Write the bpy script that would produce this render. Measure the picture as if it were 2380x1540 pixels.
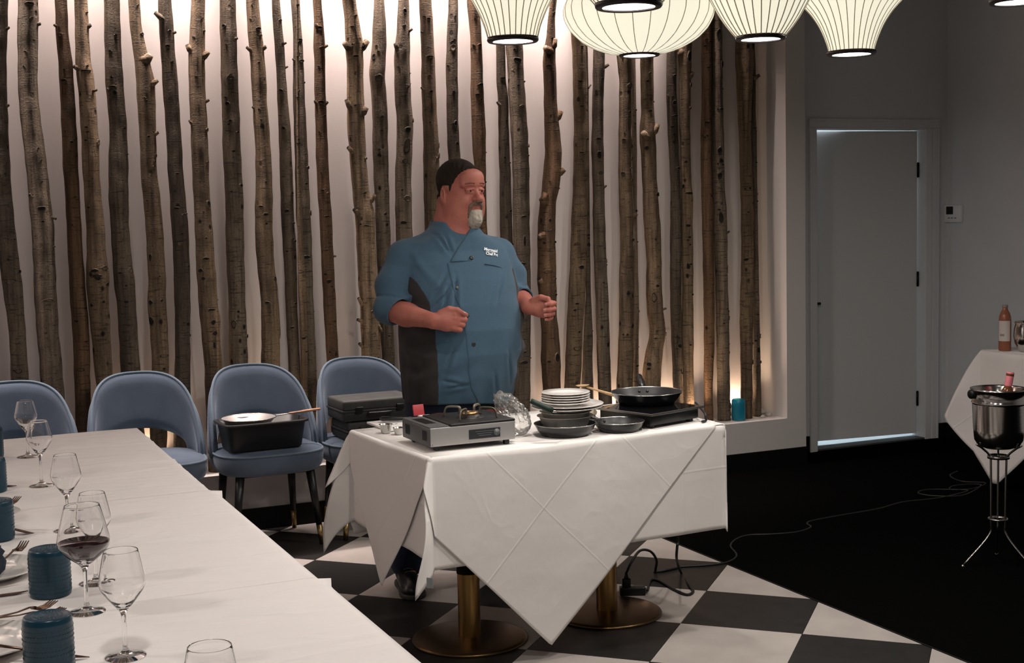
import bpy, bmesh, math, random
import numpy as np
from mathutils import Vector, Matrix, Quaternion
for _o in list(bpy.data.objects): bpy.data.objects.remove(_o)
SC = bpy.context.scene
COL = SC.collection
PI = math.pi
# ---------------------------------------------------------------- camera (calibrated from the 45-degree floor tiles)
F = 3095.0; CW, CH = 2380, 1540; TILE = 0.457
YAW = math.pi/4 - 0.3618; PITCH = 0.0864; ROLL = -0.0231; EYE = 3.4064*TILE
def _cam_axes(y, p, r):
    f = np.array([math.sin(y)*math.cos(p), math.cos(y)*math.cos(p), -math.sin(p)])
    rt = np.array([math.cos(y), -math.sin(y), 0.0]); up = np.cross(rt, f)
    c, s = math.cos(r), math.sin(r)
    return np.array([c*rt+s*up, -s*rt+c*up, f])
CR = _cam_axes(YAW, PITCH, ROLL); CC = np.array([0.0, 0.0, EYE])
cam = bpy.data.cameras.new('camera'); camo = bpy.data.objects.new('camera', cam); COL.objects.link(camo)
cam.sensor_width = 36.0; cam.lens = F/CW*36.0; cam.clip_end = 60; cam.clip_start = 0.02
M4 = Matrix.Identity(4)
for i in range(3):
    M4[i][0] = CR[0][i]; M4[i][1] = CR[1][i]; M4[i][2] = -CR[2][i]; M4[i][3] = CC[i]
camo.matrix_world = M4
SC.camera = camo
# ---------------------------------------------------------------- world, view
w = bpy.data.worlds.new('World'); SC.world = w; w.use_nodes = True
w.node_tree.nodes['Background'].inputs[0].default_value = (0.5, 0.52, 0.55, 1)
w.node_tree.nodes['Background'].inputs[1].default_value = 0.02
SC.view_settings.view_transform = 'Standard'; SC.view_settings.look = 'None'
SC.view_settings.exposure = 0.0; SC.view_settings.gamma = 1.0; SC.view_settings.use_curve_mapping = False
# ---------------------------------------------------------------- light levels (lamps themselves are built with their things)
PENDANT_W = 10.2        # bulb of each hanging lamp
STRIP_W = 165.0         # LED strip in the head of the trunk niche, above the picture
UPLIGHT_W = 1.9        # puck lights on the ledge
CORRIDOR_W = 30.0      # lamp in the corridor behind the ajar door
# pixel -> place helpers (a pixel gives a direction, the plane gives the distance)
def ray(x, y): return CR.T @ np.array([(x-1190)/F, -(y-770)/F, 1.0])
def at_z(x, y, h):
    d = ray(x, y); return CC + d*(h-CC[2])/d[2]
def at_y(x, y, c):
    d = ray(x, y); return CC + d*(c/d[1])
def at_x(x, y, c):
    d = ray(x, y); return CC + d*(c/d[0])
def at_d(x, y, dep): return CC + ray(x, y)*dep
def ppm(P): return F/float((CR @ (np.array(P, float)-CC))[2])
# ---------------------------------------------------------------- object helpers
def link(o, parent=None):
    COL.objects.link(o)
    if parent is not None: o.parent = parent
    return o
def tag(o, label=None, cat=None, group=None, kind=None):
    if label: o['label'] = label
    if cat: o['category'] = cat
    if group: o['group'] = group
    if kind: o['kind'] = kind
    return o
def thing(name, label, cat, loc=(0, 0, 0), rz=0.0, group=None):
    o = bpy.data.objects.new(name, None); link(o); o.empty_display_size = 0.05
    o.location = loc; o.rotation_euler = (0, 0, rz)
    return tag(o, label, cat, group)
def mesh_obj(name, V, Fc, mats, parent=None, smooth=True, fm=None, loc=None):
    me = bpy.data.meshes.new(name)
    V = V.tolist() if hasattr(V, 'tolist') else [tuple(v) for v in V]
    Fc = Fc.tolist() if hasattr(Fc, 'tolist') else Fc
    me.from_pydata(V, [], Fc)
    if not isinstance(mats, (list, tuple)): mats = [mats]
    for m in mats: me.materials.append(m)
    if fm is not None: me.polygons.foreach_set('material_index', fm)
    me.polygons.foreach_set('use_smooth', [smooth]*len(me.polygons))
    me.update()
    o = bpy.data.objects.new(name, me); link(o, parent)
    if loc is not None: o.location = loc
    return o
class MB:
    """collects shapes for ONE mesh object"""
    def __init__(s): s.V = []; s.F = []; s.M = []
    def add(s, V, Fc, m=0):
        b = len(s.V); s.V += [tuple(map(float, v)) for v in V]
        s.F += [tuple(int(i)+b for i in f) for f in Fc]; s.M += [m]*len(Fc); return s
    def box(s, c, d, m=0, rot=None, bev=0.0):
        bm = bmesh.new(); bmesh.ops.create_cube(bm, size=1.0)
        for v in bm.verts: v.co = Vector((v.co.x*d[0], v.co.y*d[1], v.co.z*d[2]))
        if bev > 0: bmesh.ops.bevel(bm, geom=bm.edges[:], offset=bev, segments=2, affect='EDGES', profile=0.6)
        R = rot if rot is not None else Matrix.Identity(3)
        bm.verts.index_update()
        V = [tuple(R @ v.co + Vector(c)) for v in bm.verts]; Fc = [[v.index for v in f.verts] for f in bm.faces]
        bm.free(); return s.add(V, Fc, m)
    def lathe(s, prof, n=32, c=(0, 0, 0), m=0, rot=None, cap=True, sx=1.0, sy=1.0, a0=0.0):
        V = []; Fc = []; k = len(prof)
        R = rot if rot is not None else Matrix.Identity(3)
        for i in range(n):
            a = a0+2*PI*i/n
            for r, z in prof:
                V.append(tuple(R @ Vector((r*math.cos(a)*sx, r*math.sin(a)*sy, z)) + Vector(c)))
        for i in range(n):
            j = (i+1) % n
            for q in range(k-1): Fc.append((i*k+q, j*k+q, j*k+q+1, i*k+q+1))
        if cap:
            if prof[0][0] > 1e-6: Fc.append([i*k for i in range(n)][::-1])
            if prof[-1][0] > 1e-6: Fc.append([i*k+k-1 for i in range(n)])
        return s.add(V, Fc, m)
    def tube(s, pts, rad, n=10, m=0, cap=True, up=None, sq=1.0):
        pts = [Vector(p) for p in pts]; k = len(pts)
        if not hasattr(rad, '__len__'): rad = [rad]*k
        V = []; Fc = []; prev = None
        for i, p in enumerate(pts):
            t = (pts[min(i+1, k-1)]-pts[max(i-1, 0)]).normalized()
            if prev is None:
                ref = Vector(up) if up is not None else (Vector((0, 0, 1)) if abs(t.z) < 0.9 else Vector((1, 0, 0)))
                nrm = (ref - t*ref.dot(t)).normalized()
            else:
                nrm = (prev - t*prev.dot(t)).normalized()
            prev = nrm; b = t.cross(nrm)
            for q in range(n):
                a = 2*PI*q/n
                V.append(tuple(p + (nrm*math.cos(a)*sq + b*math.sin(a))*rad[i]))
        for i in range(k-1):
            for q in range(n):
                r = (q+1) % n; Fc.append((i*n+q, i*n+r, (i+1)*n+r, (i+1)*n+q))
        if cap: Fc.append(list(range(n))[::-1]); Fc.append([(k-1)*n+q for q in range(n)])
        return s.add(V, Fc, m)
    def build(s, name, mats, parent=None, smooth=True, loc=None):
        return mesh_obj(name, s.V, s.F, mats, parent, smooth, s.M, loc)
def autosmooth(o, ang=35):
    for p in o.data.polygons: p.use_smooth = True
    try: o.data.set_sharp_from_angle(angle=math.radians(ang))
    except Exception: pass
    return o
def rotz(a): return Matrix.Rotation(a, 3, 'Z')
def catmull(P, n=8):
    P = [np.array(p, float) for p in P]; P = [2*P[0]-P[1]]+P+[2*P[-1]-P[-2]]; out = []
    for i in range(1, len(P)-2):
        for t in np.linspace(0, 1, n, endpoint=False):
            a, b, c, d = P[i-1:i+3]
            out.append(0.5*((2*b)+(c-a)*t+(2*a-5*b+4*c-d)*t*t+(3*b-a-3*c+d)*t**3))
    out.append(P[-2]); return [tuple(o) for o in out]
def copy_tree(o, parent=None):
    c = o.copy(); COL.objects.link(c); c.parent = parent
    for ch in list(o.children): copy_tree(ch, c)
    return c
# ---------------------------------------------------------------- materials
MATS = {}
def mat(name, col=(0.5, 0.5, 0.5), rough=0.5, metal=0.0, spec=0.5, bump=0.0, bscale=200.0, var=0.0, vscale=8.0,
        emit=None, estr=0.0, trans=0.0, ior=1.45, coat=0.0, sheen=0.0, aniso=None, alpha=1.0, sss=0.0):
    m = bpy.data.materials.new(name); m.use_nodes = True; MATS[name] = m
    nt = m.node_tree; b = nt.nodes['Principled BSDF']; I = b.inputs
    I['Base Color'].default_value = (*col, 1); I['Roughness'].default_value = rough; I['Metallic'].default_value = metal
    I['Specular IOR Level'].default_value = spec; I['IOR'].default_value = ior
    I['Transmission Weight'].default_value = trans; I['Coat Weight'].default_value = coat
    I['Sheen Weight'].default_value = sheen; I['Alpha'].default_value = alpha
    if sss > 0:
        I['Subsurface Weight'].default_value = sss; I['Subsurface Radius'].default_value = (1.0, 0.35, 0.2); I['Subsurface Scale'].default_value = 0.01
    if emit: I['Emission Color'].default_value = (*emit, 1); I['Emission Strength'].default_value = estr
    tc = nt.nodes.new('ShaderNodeTexCoord'); src = tc.outputs['Object']
    if aniso:
        mp = nt.nodes.new('ShaderNodeMapping'); mp.inputs['Scale'].default_value = aniso
        nt.links.new(src, mp.inputs['Vector']); src = mp.outputs['Vector']
    if var > 0:
        n = nt.nodes.new('ShaderNodeTexNoise'); n.inputs['Scale'].default_value = vscale; n.inputs['Detail'].default_value = 5
        nt.links.new(src, n.inputs['Vector'])
        r = nt.nodes.new('ShaderNodeMapRange'); r.inputs['To Min'].default_value = 1-var; r.inputs['To Max'].default_value = 1+var
        r.inputs['From Min'].default_value = 0.3; r.inputs['From Max'].default_value = 0.7
        nt.links.new(n.outputs['Fac'], r.inputs['Value'])
        x = nt.nodes.new('ShaderNodeVectorMath'); x.operation = 'SCALE'; x.inputs[0].default_value = col
        nt.links.new(r.outputs['Result'], x.inputs['Scale']); nt.links.new(x.outputs['Vector'], I['Base Color'])
    if bump > 0:
        n = nt.nodes.new('ShaderNodeTexNoise'); n.inputs['Scale'].default_value = bscale; n.inputs['Detail'].default_value = 3
        nt.links.new(src, n.inputs['Vector'])
        bp = nt.nodes.new('ShaderNodeBump'); bp.inputs['Strength'].default_value = bump; bp.inputs['Distance'].default_value = 0.004
        nt.links.new(n.outputs['Fac'], bp.inputs['Height']); nt.links.new(bp.outputs['Normal'], I['Normal'])
    return m
class NT:
    """tiny node-graph writer"""
    def __init__(s, m): s.nt = m.node_tree; s.b = s.nt.nodes['Principled BSDF']
    def n(s, t, **kw):
        x = s.nt.nodes.new('ShaderNode'+t)
        for k, v in kw.items():
            if k in x.inputs: x.inputs[k].default_value = v
            else: setattr(x, k, v)
        return x
    def l(s, a, b): s.nt.links.new(a, b)
    def math(s, op, a, b=0.0, clamp=False):
        x = s.nt.nodes.new('ShaderNodeMath'); x.operation = op; x.use_clamp = clamp
        for i, v in enumerate((a, b)):
            if hasattr(v, 'links'): s.l(v, x.inputs[i])
            else: x.inputs[i].default_value = v
        return x.outputs[0]
    def ramp(s, fac, lo, hi):
        x = s.nt.nodes.new('ShaderNodeMapRange'); x.inputs['From Min'].default_value = lo; x.inputs['From Max'].default_value = hi
        s.l(fac, x.inputs['Value']); return x.outputs['Result']
    def mix(s, fac, a, b):
        x = s.nt.nodes.new('ShaderNodeMix'); x.data_type = 'RGBA'
        for sock, v in ((x.inputs[0], fac), (x.inputs[6], a), (x.inputs[7], b)):
            if hasattr(v, 'links'): s.l(v, sock)
            elif hasattr(v, '__len__'): sock.default_value = (*v, 1)
            else: sock.default_value = v
        return x.outputs[2]
    def noise(s, vec, sc, det=4, rough=0.5):
        x = s.n('TexNoise'); x.inputs['Scale'].default_value = sc; x.inputs['Detail'].default_value = det; x.inputs['Roughness'].default_value = rough
        s.l(vec, x.inputs['Vector']); return x.outputs['Fac']
    def scale(s, vec, sc, off=(0, 0, 0)):
        x = s.n('Mapping'); x.inputs['Scale'].default_value = sc; x.inputs['Location'].default_value = off
        s.l(vec, x.inputs['Vector']); return x.outputs['Vector']
    def bump(s, h, st=0.5, dist=0.005):
        x = s.n('Bump'); x.inputs['Strength'].default_value = st; x.inputs['Distance'].default_value = dist
        s.l(h, x.inputs['Height']); s.l(x.outputs['Normal'], s.b.inputs['Normal'])
m_wall = mat('wall_grey_paint', (0.72, 0.73, 0.75), 0.8, bump=0.1, bscale=260, var=0.03, vscale=3)
m_white = mat('white_paint', (0.62, 0.585, 0.565), 0.75, bump=0.15, bscale=220)
m_trim = mat('trim_paint', (0.70, 0.705, 0.705), 0.55, bump=0.05, bscale=100)
m_plaster = mat('textured_plaster', (0.80, 0.735, 0.705), 0.9, bump=0.08, bscale=150)
m_black = mat('black_baseboard', (0.003, 0.003, 0.003), 0.6, spec=0.2)
m_ceil = mat('ceiling_paint', (0.16, 0.16, 0.165), 0.9, bump=0.1)
m_carpet = mat('black_carpet', (0.0026, 0.0026, 0.0025), 0.95, spec=0.0, bump=0.4, bscale=700, var=0.3, vscale=300)
m_sub = mat('grout', (0.03, 0.028, 0.026), 0.8)
m_tb = mat('dark_tile', (0.013, 0.0125, 0.012), 0.42, spec=0.4, bump=0.05, bscale=40, var=0.25, vscale=14)
m_tw = mat('light_tile', (0.385, 0.350, 0.325), 0.40, spec=0.4, bump=0.05, bscale=40, var=0.10, vscale=6)
# ================================================================ the room
XR, YD, YF, YB, HC = 6.335, 6.94, 6.62, 6.90, 3.15      # right wall, door wall, ledge face, niche back, ceiling
XL, YN = -3.4, -2.6                                      # left wall, wall behind the camera
XE = 3.222                                               # carpet edge
def sbox(name, lo, hi, m, parent=None, bev=0.0, **kw):
    c = [(a+b)/2 for a, b in zip(lo, hi)]; d = [b-a for a, b in zip(lo, hi)]
    o = MB().box((0, 0, 0), d, bev=bev).build(name, m, parent, smooth=False, loc=c)
    if parent is None: tag(o, kind='structure', **kw)
    return o
floor = sbox('floor', (XL, YN, -0.10), (XE, YF, -0.008), m_sub)
sbox('floor_carpet', (XE, YN, -0.10), (XR, YD+0.001, 0.002), m_carpet)
# diagonal checker tiles, each its own piece
def tile_xy(u, v):
    a, b = (u-2.5741)*TILE, (v+10.6073)*TILE
    return np.array([(a+b)/2**.5, (b-a)/2**.5])
def clip_poly(P, keep):
    out = []
    for i in range(len(P)):
        a, b = P[i], P[(i+1) % len(P)]; fa, fb = keep(a), keep(b)
        if fa >= 0: out.append(a)
        if (fa >= 0) != (fb >= 0): out.append(a+(b-a)*fa/(fa-fb))
    return out
far_w, far_b = MB(), MB()
full_mesh = {}
g = 0.0012/TILE
for u in range(-16, 8):
    for v in range(-16, 8):
        P = [tile_xy(u+g, v+g), tile_xy(u+1-g, v+g), tile_xy(u+1-g, v+1-g), tile_xy(u+g, v+1-g)]
        c = sum(P)/4; Q = P
        for keep in (lambda p: XE-0.004-p[0], lambda p: YF-0.001-p[1], lambda p: p[0]-XL, lambda p: p[1]-YN):
            if len(Q) > 2: Q = clip_poly(Q, keep)
        if len(Q) < 3: continue
        dark = (u+v) % 2 == 0
        near = c[1] > 3.2 and c[0] > 0.3
        n = len(Q); full = n == 4 and all(np.allclose(a, b) for a, b in zip(P, Q))
        o2 = c if near else np.zeros(2)
        V = [(*(q-o2), -0.0085) for q in Q]+[(*(q-o2), 0.0) for q in Q]
        Fc = [list(range(n, 2*n))]+[(i, (i+1) % n, n+(i+1) % n, n+i) for i in range(n)]
        if near:
            k = ('d' if dark else 'l')
            if full and k in full_mesh:
                o = bpy.data.objects.new('tile', full_mesh[k]); link(o, floor)
            else:
                o = mesh_obj('tile', V, Fc, m_tb if dark else m_tw, floor, smooth=False)
                if full: full_mesh[k] = o.data
            o.location = (c[0]-floor.location[0], c[1]-floor.location[1], -floor.location[2])
        else:
            (far_b if dark else far_w).add(V, Fc)
for mb, m in ((far_w, m_tw), (far_b, m_tb)):
    o = mb.build('tile_field', m, floor, smooth=False, loc=tuple(-c for c in floor.location)); o['kind'] = 'stuff'
# edge strip between tile and carpet
sbox('trim_1', (XE-0.004, YN, -0.01), (XE+0.004, YF, 0.0025), m_black)
# niche: riser + ledge, back wall, end pier, head
sbox('wall_back', (XL, YB, 0), (4.805, YB+0.10, HC), m_plaster)
led = sbox('trim_2', (XL, YF, 0.0), (4.805, YB, 0.295), m_white)
sbox('wall_pier', (4.805, YF, 0), (4.945, YD, HC), m_white)
sbox('baseboard_back', (XL, YF-0.012, 0), (4.945, YF, 0.111), m_black)
sbox('trim_3', (XL, YF, 3.02), (4.805, YF+0.05, HC), m_white)            # head of the niche hiding the LED strip
m_alu_p = mat('downlight_trim', (0.6, 0.6, 0.6), 0.4, 0.6)
ls = thing('cove_light_strip_offscreen', 'pink-white LED strip tucked behind the niche head above the trunks', 'light', (0.42, 6.715, 3.135))
MB().box((0, 0, 0.009), (7.5, 0.03, 0.012)).build('housing', m_alu_p, ls, smooth=False)
la = bpy.data.lights.new('cove_strip_offscreen', 'AREA'); la.shape = 'RECTANGLE'; la.size = 7.4; la.size_y = 0.03; la.energy = STRIP_W; la.color = (1.0, 0.84, 0.78); la.spread = math.radians(95)
lo = bpy.data.objects.new('cove_strip_offscreen', la); link(lo, ls); lo.location = (0, 0, -0.002); lo.rotation_euler = (math.radians(5), 0, 0)
# door wall with opening
DX0, DX1, DZ = 5.262, 6.150, 2.062
sbox('wall_door_left', (4.945, YD, 0), (DX0-0.025, YD+0.12, HC), m_wall)
sbox('wall_door_right', (DX1+0.025, YD, 0), (XR, YD+0.12, HC), m_wall)
sbox('wall_door_head', (DX0-0.025, YD, DZ+0.025), (DX1+0.025, YD+0.12, HC), m_wall)
sbox('wall_right', (XR, YN, 0), (XR+0.1, YD+0.12, HC), m_wall)
sbox('baseboard_right', (XR-0.012, YN, 0.0), (XR, YD, 0.098), m_black)
sbox('baseboard_door', (DX1+0.11, YD-0.012, 0), (XR-0.012, YD, 0.098), m_black)
sbox('baseboard_pier', (4.945, YD-0.012, 0), (DX0-0.052, YD, 0.105), m_black)
sbox('wall_left', (XL-0.1, YN, 0), (XL, YB, HC), m_wall)
sbox('wall_front', (XL, YN-0.1, 0), (XR, YN, HC), m_wall)
sbox('ceiling', (XL-0.1, YN-0.1, HC), (XR+0.1, YD+0.12, HC+0.1), m_ceil)
# corridor behind the door
m_cor = mat('corridor_paint', (0.75, 0.77, 0.78), 0.8)
m_corf = mat('corridor_floor', (0.62, 0.66, 0.68), 0.5, var=0.08, vscale=5)
sbox('floor_corridor', (4.4, YD+0.001, -0.1), (7.6, 8.6, 0.0), m_corf)
sbox('wall_corridor_back', (4.4, 8.5, 0), (7.6, 8.6, 2.6), m_cor)
sbox('wall_corridor_left', (4.4, YD+0.12, 0), (4.5, 8.5, 2.6), m_cor)
sbox('wall_corridor_right', (7.5, YD+0.12, 0), (7.6, 8.5, 2.6), m_cor)
sbox('ceiling_corridor', (4.4, YD+0.12, 2.6), (7.6, 8.6, 2.7), m_cor)
sbox('wall_corridor_front', (XR, YD+0.02, 0), (7.6, YD+0.12, 2.6), m_cor)
cl = thing('corridor_lamp', 'flush ceiling lamp in the corridor behind the ajar door', 'light', (5.5, 7.8, 2.6))
MB().lathe([(0.0, -0.03), (0.14, -0.03), (0.15, -0.02), (0.15, 0.0)], 24).build('diffuser', mat('lamp_opal', (0.9, 0.9, 0.9), 0.4, emit=(0.85, 0.95, 1.0), estr=3), cl)
la = bpy.data.lights.new('corridor_bulb', 'AREA'); la.shape = 'DISK'; la.size = 0.28; la.energy = CORRIDOR_W; la.color = (0.82, 0.93, 1.0)
lo = bpy.data.objects.new('corridor_bulb', la); link(lo, cl); lo.location = (0, 0, -0.04)
# door: casing, jambs, leaf ajar away from us, hinges, handle
dr = bpy.data.objects.new('door_1', None); link(dr); dr.location = (DX0, YD, 0); dr['kind'] = 'structure'
dr['label'] = 'pale grey flush door standing slightly ajar in a moulded casing'
DW = DX1-DX0
def casing(name, P, horizontal):
    mb = MB()
    for (a, b, d) in ((0.0, 0.010, 0.013), (0.010, 0.050, 0.020), (0.050, 0.062, 0.025)):
        mb.box(*P(a, b, d), bev=0.002)
    return mb.build(name, m_trim, dr, smooth=False)
casing('casing', lambda a, b, d: ((-(a+b)/2+0.004, -d/2, DZ/2), (b-a, d, DZ)), 0)
casing('casing', lambda a, b, d: ((DW+(a+b)/2+0.040, -d/2, DZ/2), (b-a, d, DZ)), 0)
casing('casing', lambda a, b, d: ((DW/2+0.022, -d/2, DZ+(a+b)/2), (DW+0.036+2*0.062, d, b-a)), 1)
MB().box((-0.0125, 0.06, DZ/2), (0.025, 0.12, DZ)).build('jamb', m_trim, dr, smooth=False)
mb = MB().box((DW+0.0125+0.004, 0.06, DZ/2), (0.025, 0.12, DZ)).box((DW+0.022, 0.0, DZ/2), (0.044, 0.03, DZ)).build('jamb', m_trim, dr, smooth=False)
MB().box((DW/2, 0.06, DZ+0.0125), (DW+0.05, 0.12, 0.025)).build('jamb', m_trim, dr, smooth=False)
MB().box((DW/2, 0.05, 0.006), (DW, 0.11, 0.012)).build('threshold', mat('threshold_metal', (0.12, 0.12, 0.12), 0.5, 0.6), dr, smooth=False)
leaf = MB().box((-DW/2+0.004, 0.0, DZ/2+0.014), (DW-0.012, 0.040, DZ-0.040), bev=0.002).build('leaf', mat('door_paint', (0.66, 0.665, 0.66), 0.6, bump=0.05, bscale=150), dr, smooth=False)
leaf.location = (DW-0.006, 0.085, 0.0); leaf.rotation_euler = (0, 0, -math.radians(6.0))
m_blk = mat('black_metal', (0.01, 0.01, 0.01), 0.4, 0.6)
for hz in (1.80, 1.075, 0.27):
    MB().box((0.003, -0.018, hz), (0.012, 0.022, 0.095)).lathe([(0.006, hz-0.05), (0.006, hz+0.05)], 10, c=(0.004, -0.022, 0)).build('hinge', m_blk, leaf)
mb = MB().tube([(-DW+0.05, -0.02, 0.945), (-DW+0.05, -0.065, 0.945), (-DW+0.12, -0.068, 0.945)], 0.009, 10)
mb.lathe([(0.026, -0.006), (0.026, 0.0)], 20, c=(-DW+0.05, -0.02, 0.945), rot=Matrix.Rotation(PI/2, 3, 'X')).build('handle', m_blk, leaf)
# thermostat on the right wall
th = thing('thermostat', 'white wall thermostat with small dark screen beside the door', 'thermostat', (XR, 6.86, 1.505))
mt = mat('thermo_plastic', (0.88, 0.88, 0.88), 0.4)
MB().box((-0.013, 0, 0), (0.026, 0.155, 0.115), bev=0.006).build('body', mt, th)
MB().box((-0.0275, 0.022, 0.022), (0.003, 0.062, 0.052), bev=0.001).build('screen', mat('thermo_screen', (0.012, 0.016, 0.016), 0.25), th, smooth=False)
for k in range(3): MB().box((-0.027, 0.03-0.03*k, -0.028), (0.003, 0.016, 0.008)).build('button', mat('thermo_btn%d' % k, (0.3, 0.3, 0.31), 0.4), th, smooth=False)
# ================================================================ aspen trunks on the ledge
def bark_material(name, tone):
    m = bpy.data.materials.new(name); m.use_nodes = True; g = NT(m); b = g.b
    tc = g.n('TexCoord'); oi = g.n('ObjectInfo')
    add = g.n('VectorMath', operation='ADD'); g.l(tc.outputs['Object'], add.inputs[0])
    cmb = g.n('CombineXYZ'); g.l(g.math('MULTIPLY', oi.outputs['Random'], 37.0), cmb.inputs[2]); g.l(g.math('MULTIPLY', oi.outputs['Random'], 91.0), cmb.inputs[0])
    g.l(cmb.outputs[0], add.inputs[1]); P = add.outputs[0]
    big = g.noise(g.scale(P, (6, 6, 1.6)), 1.0, 4)
    streak = g.noise(g.scale(P, (60, 60, 3)), 1.0, 4, 0.6)
    fine = g.noise(P, 130, 4, 0.65)
    lent = g.noise(g.scale(P, (16, 16, 150)), 1.0, 2)
    lent = g.ramp(lent, 0.60, 0.70)
    c = g.mix(g.ramp(big, 0.35, 0.65), tone[0], tone[1])
    c = g.mix(g.math('MULTIPLY', g.ramp(streak, 0.42, 0.70), 0.75), c, tone[2])
    c = g.mix(g.math('MULTIPLY', g.ramp(fine, 0.50, 0.70), 0.55), c, tone[2])
    c = g.mix(g.math('MULTIPLY', lent, 0.6), c, tone[2])
    vo = g.n('TexVoronoi'); g.l(g.scale(P, (17, 17, 11)), vo.inputs['Vector']); vo.inputs['Scale'].default_value = 1.0
    spot = g.ramp(vo.outputs['Distance'], 0.20, 0.10)
    msk = g.ramp(g.noise(g.scale(P, (3, 3, 3.0)), 1.0, 2), 0.50, 0.58)
    sp = g.math('MULTIPLY', spot, msk)
    c = g.mix(sp, c, (0.012, 0.009, 0.007))
    hs = g.n('HueSaturation'); g.l(c, hs.inputs['Color'])
    g.l(g.math('ADD', g.math('MULTIPLY', oi.outputs['Random'], 0.5), 0.72), hs.inputs['Value'])
    g.l(hs.outputs['Color'], b.inputs['Base Color']); b.inputs['Roughness'].default_value = 0.78; b.inputs['Specular IOR Level'].default_value = 0.25
    h = g.math('ADD', g.math('MULTIPLY', fine, 0.5), g.math('ADD', g.math('MULTIPLY', lent, 0.5), g.math('ADD', g.math('MULTIPLY', streak, 0.5), g.math('MULTIPLY', sp, -0.8))))
    g.bump(h, 0.9, 0.010)
    return m
m_bark = [bark_material('aspen_bark_tan', ((0.275, 0.192, 0.118), (0.165, 0.115, 0.072), (0.045, 0.030, 0.020))),
          bark_material('aspen_bark_grey', ((0.225, 0.172, 0.122), (0.138, 0.106, 0.075), (0.038, 0.029, 0.021))),
          bark_material('aspen_bark_rust', ((0.250, 0.145, 0.080), (0.155, 0.094, 0.055), (0.046, 0.027, 0.016)))]
m_knot = mat('knot_black', (0.010, 0.008, 0.006), 0.85, bump=0.5, bscale=120)
m_cut = mat('cut_wood', (0.20, 0.14, 0.09), 0.7, bump=0.3, bscale=150)
ORD = ['first', 'second', 'third', 'fourth', 'fifth', 'sixth', 'seventh', 'eighth', 'ninth', 'tenth', 'eleventh', 'twelfth', 'thirteenth', 'fourteenth', 'fifteenth', 'sixteenth', 'seventeenth', 'eighteenth', 'nineteenth', 'twentieth', 'twenty-first', 'twenty-second', 'twenty-third', 'twenty-fourth', 'twenty-fifth', 'twenty-sixth', 'twenty-seventh', 'twenty-eighth', 'twenty-ninth', 'thirtieth', 'thirty-first', 'thirty-second', 'thirty-third', 'thirty-fourth', 'thirty-fifth', 'thirty-sixth', 'thirty-seventh', 'thirty-eighth', 'thirty-ninth', 'fortieth']
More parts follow.
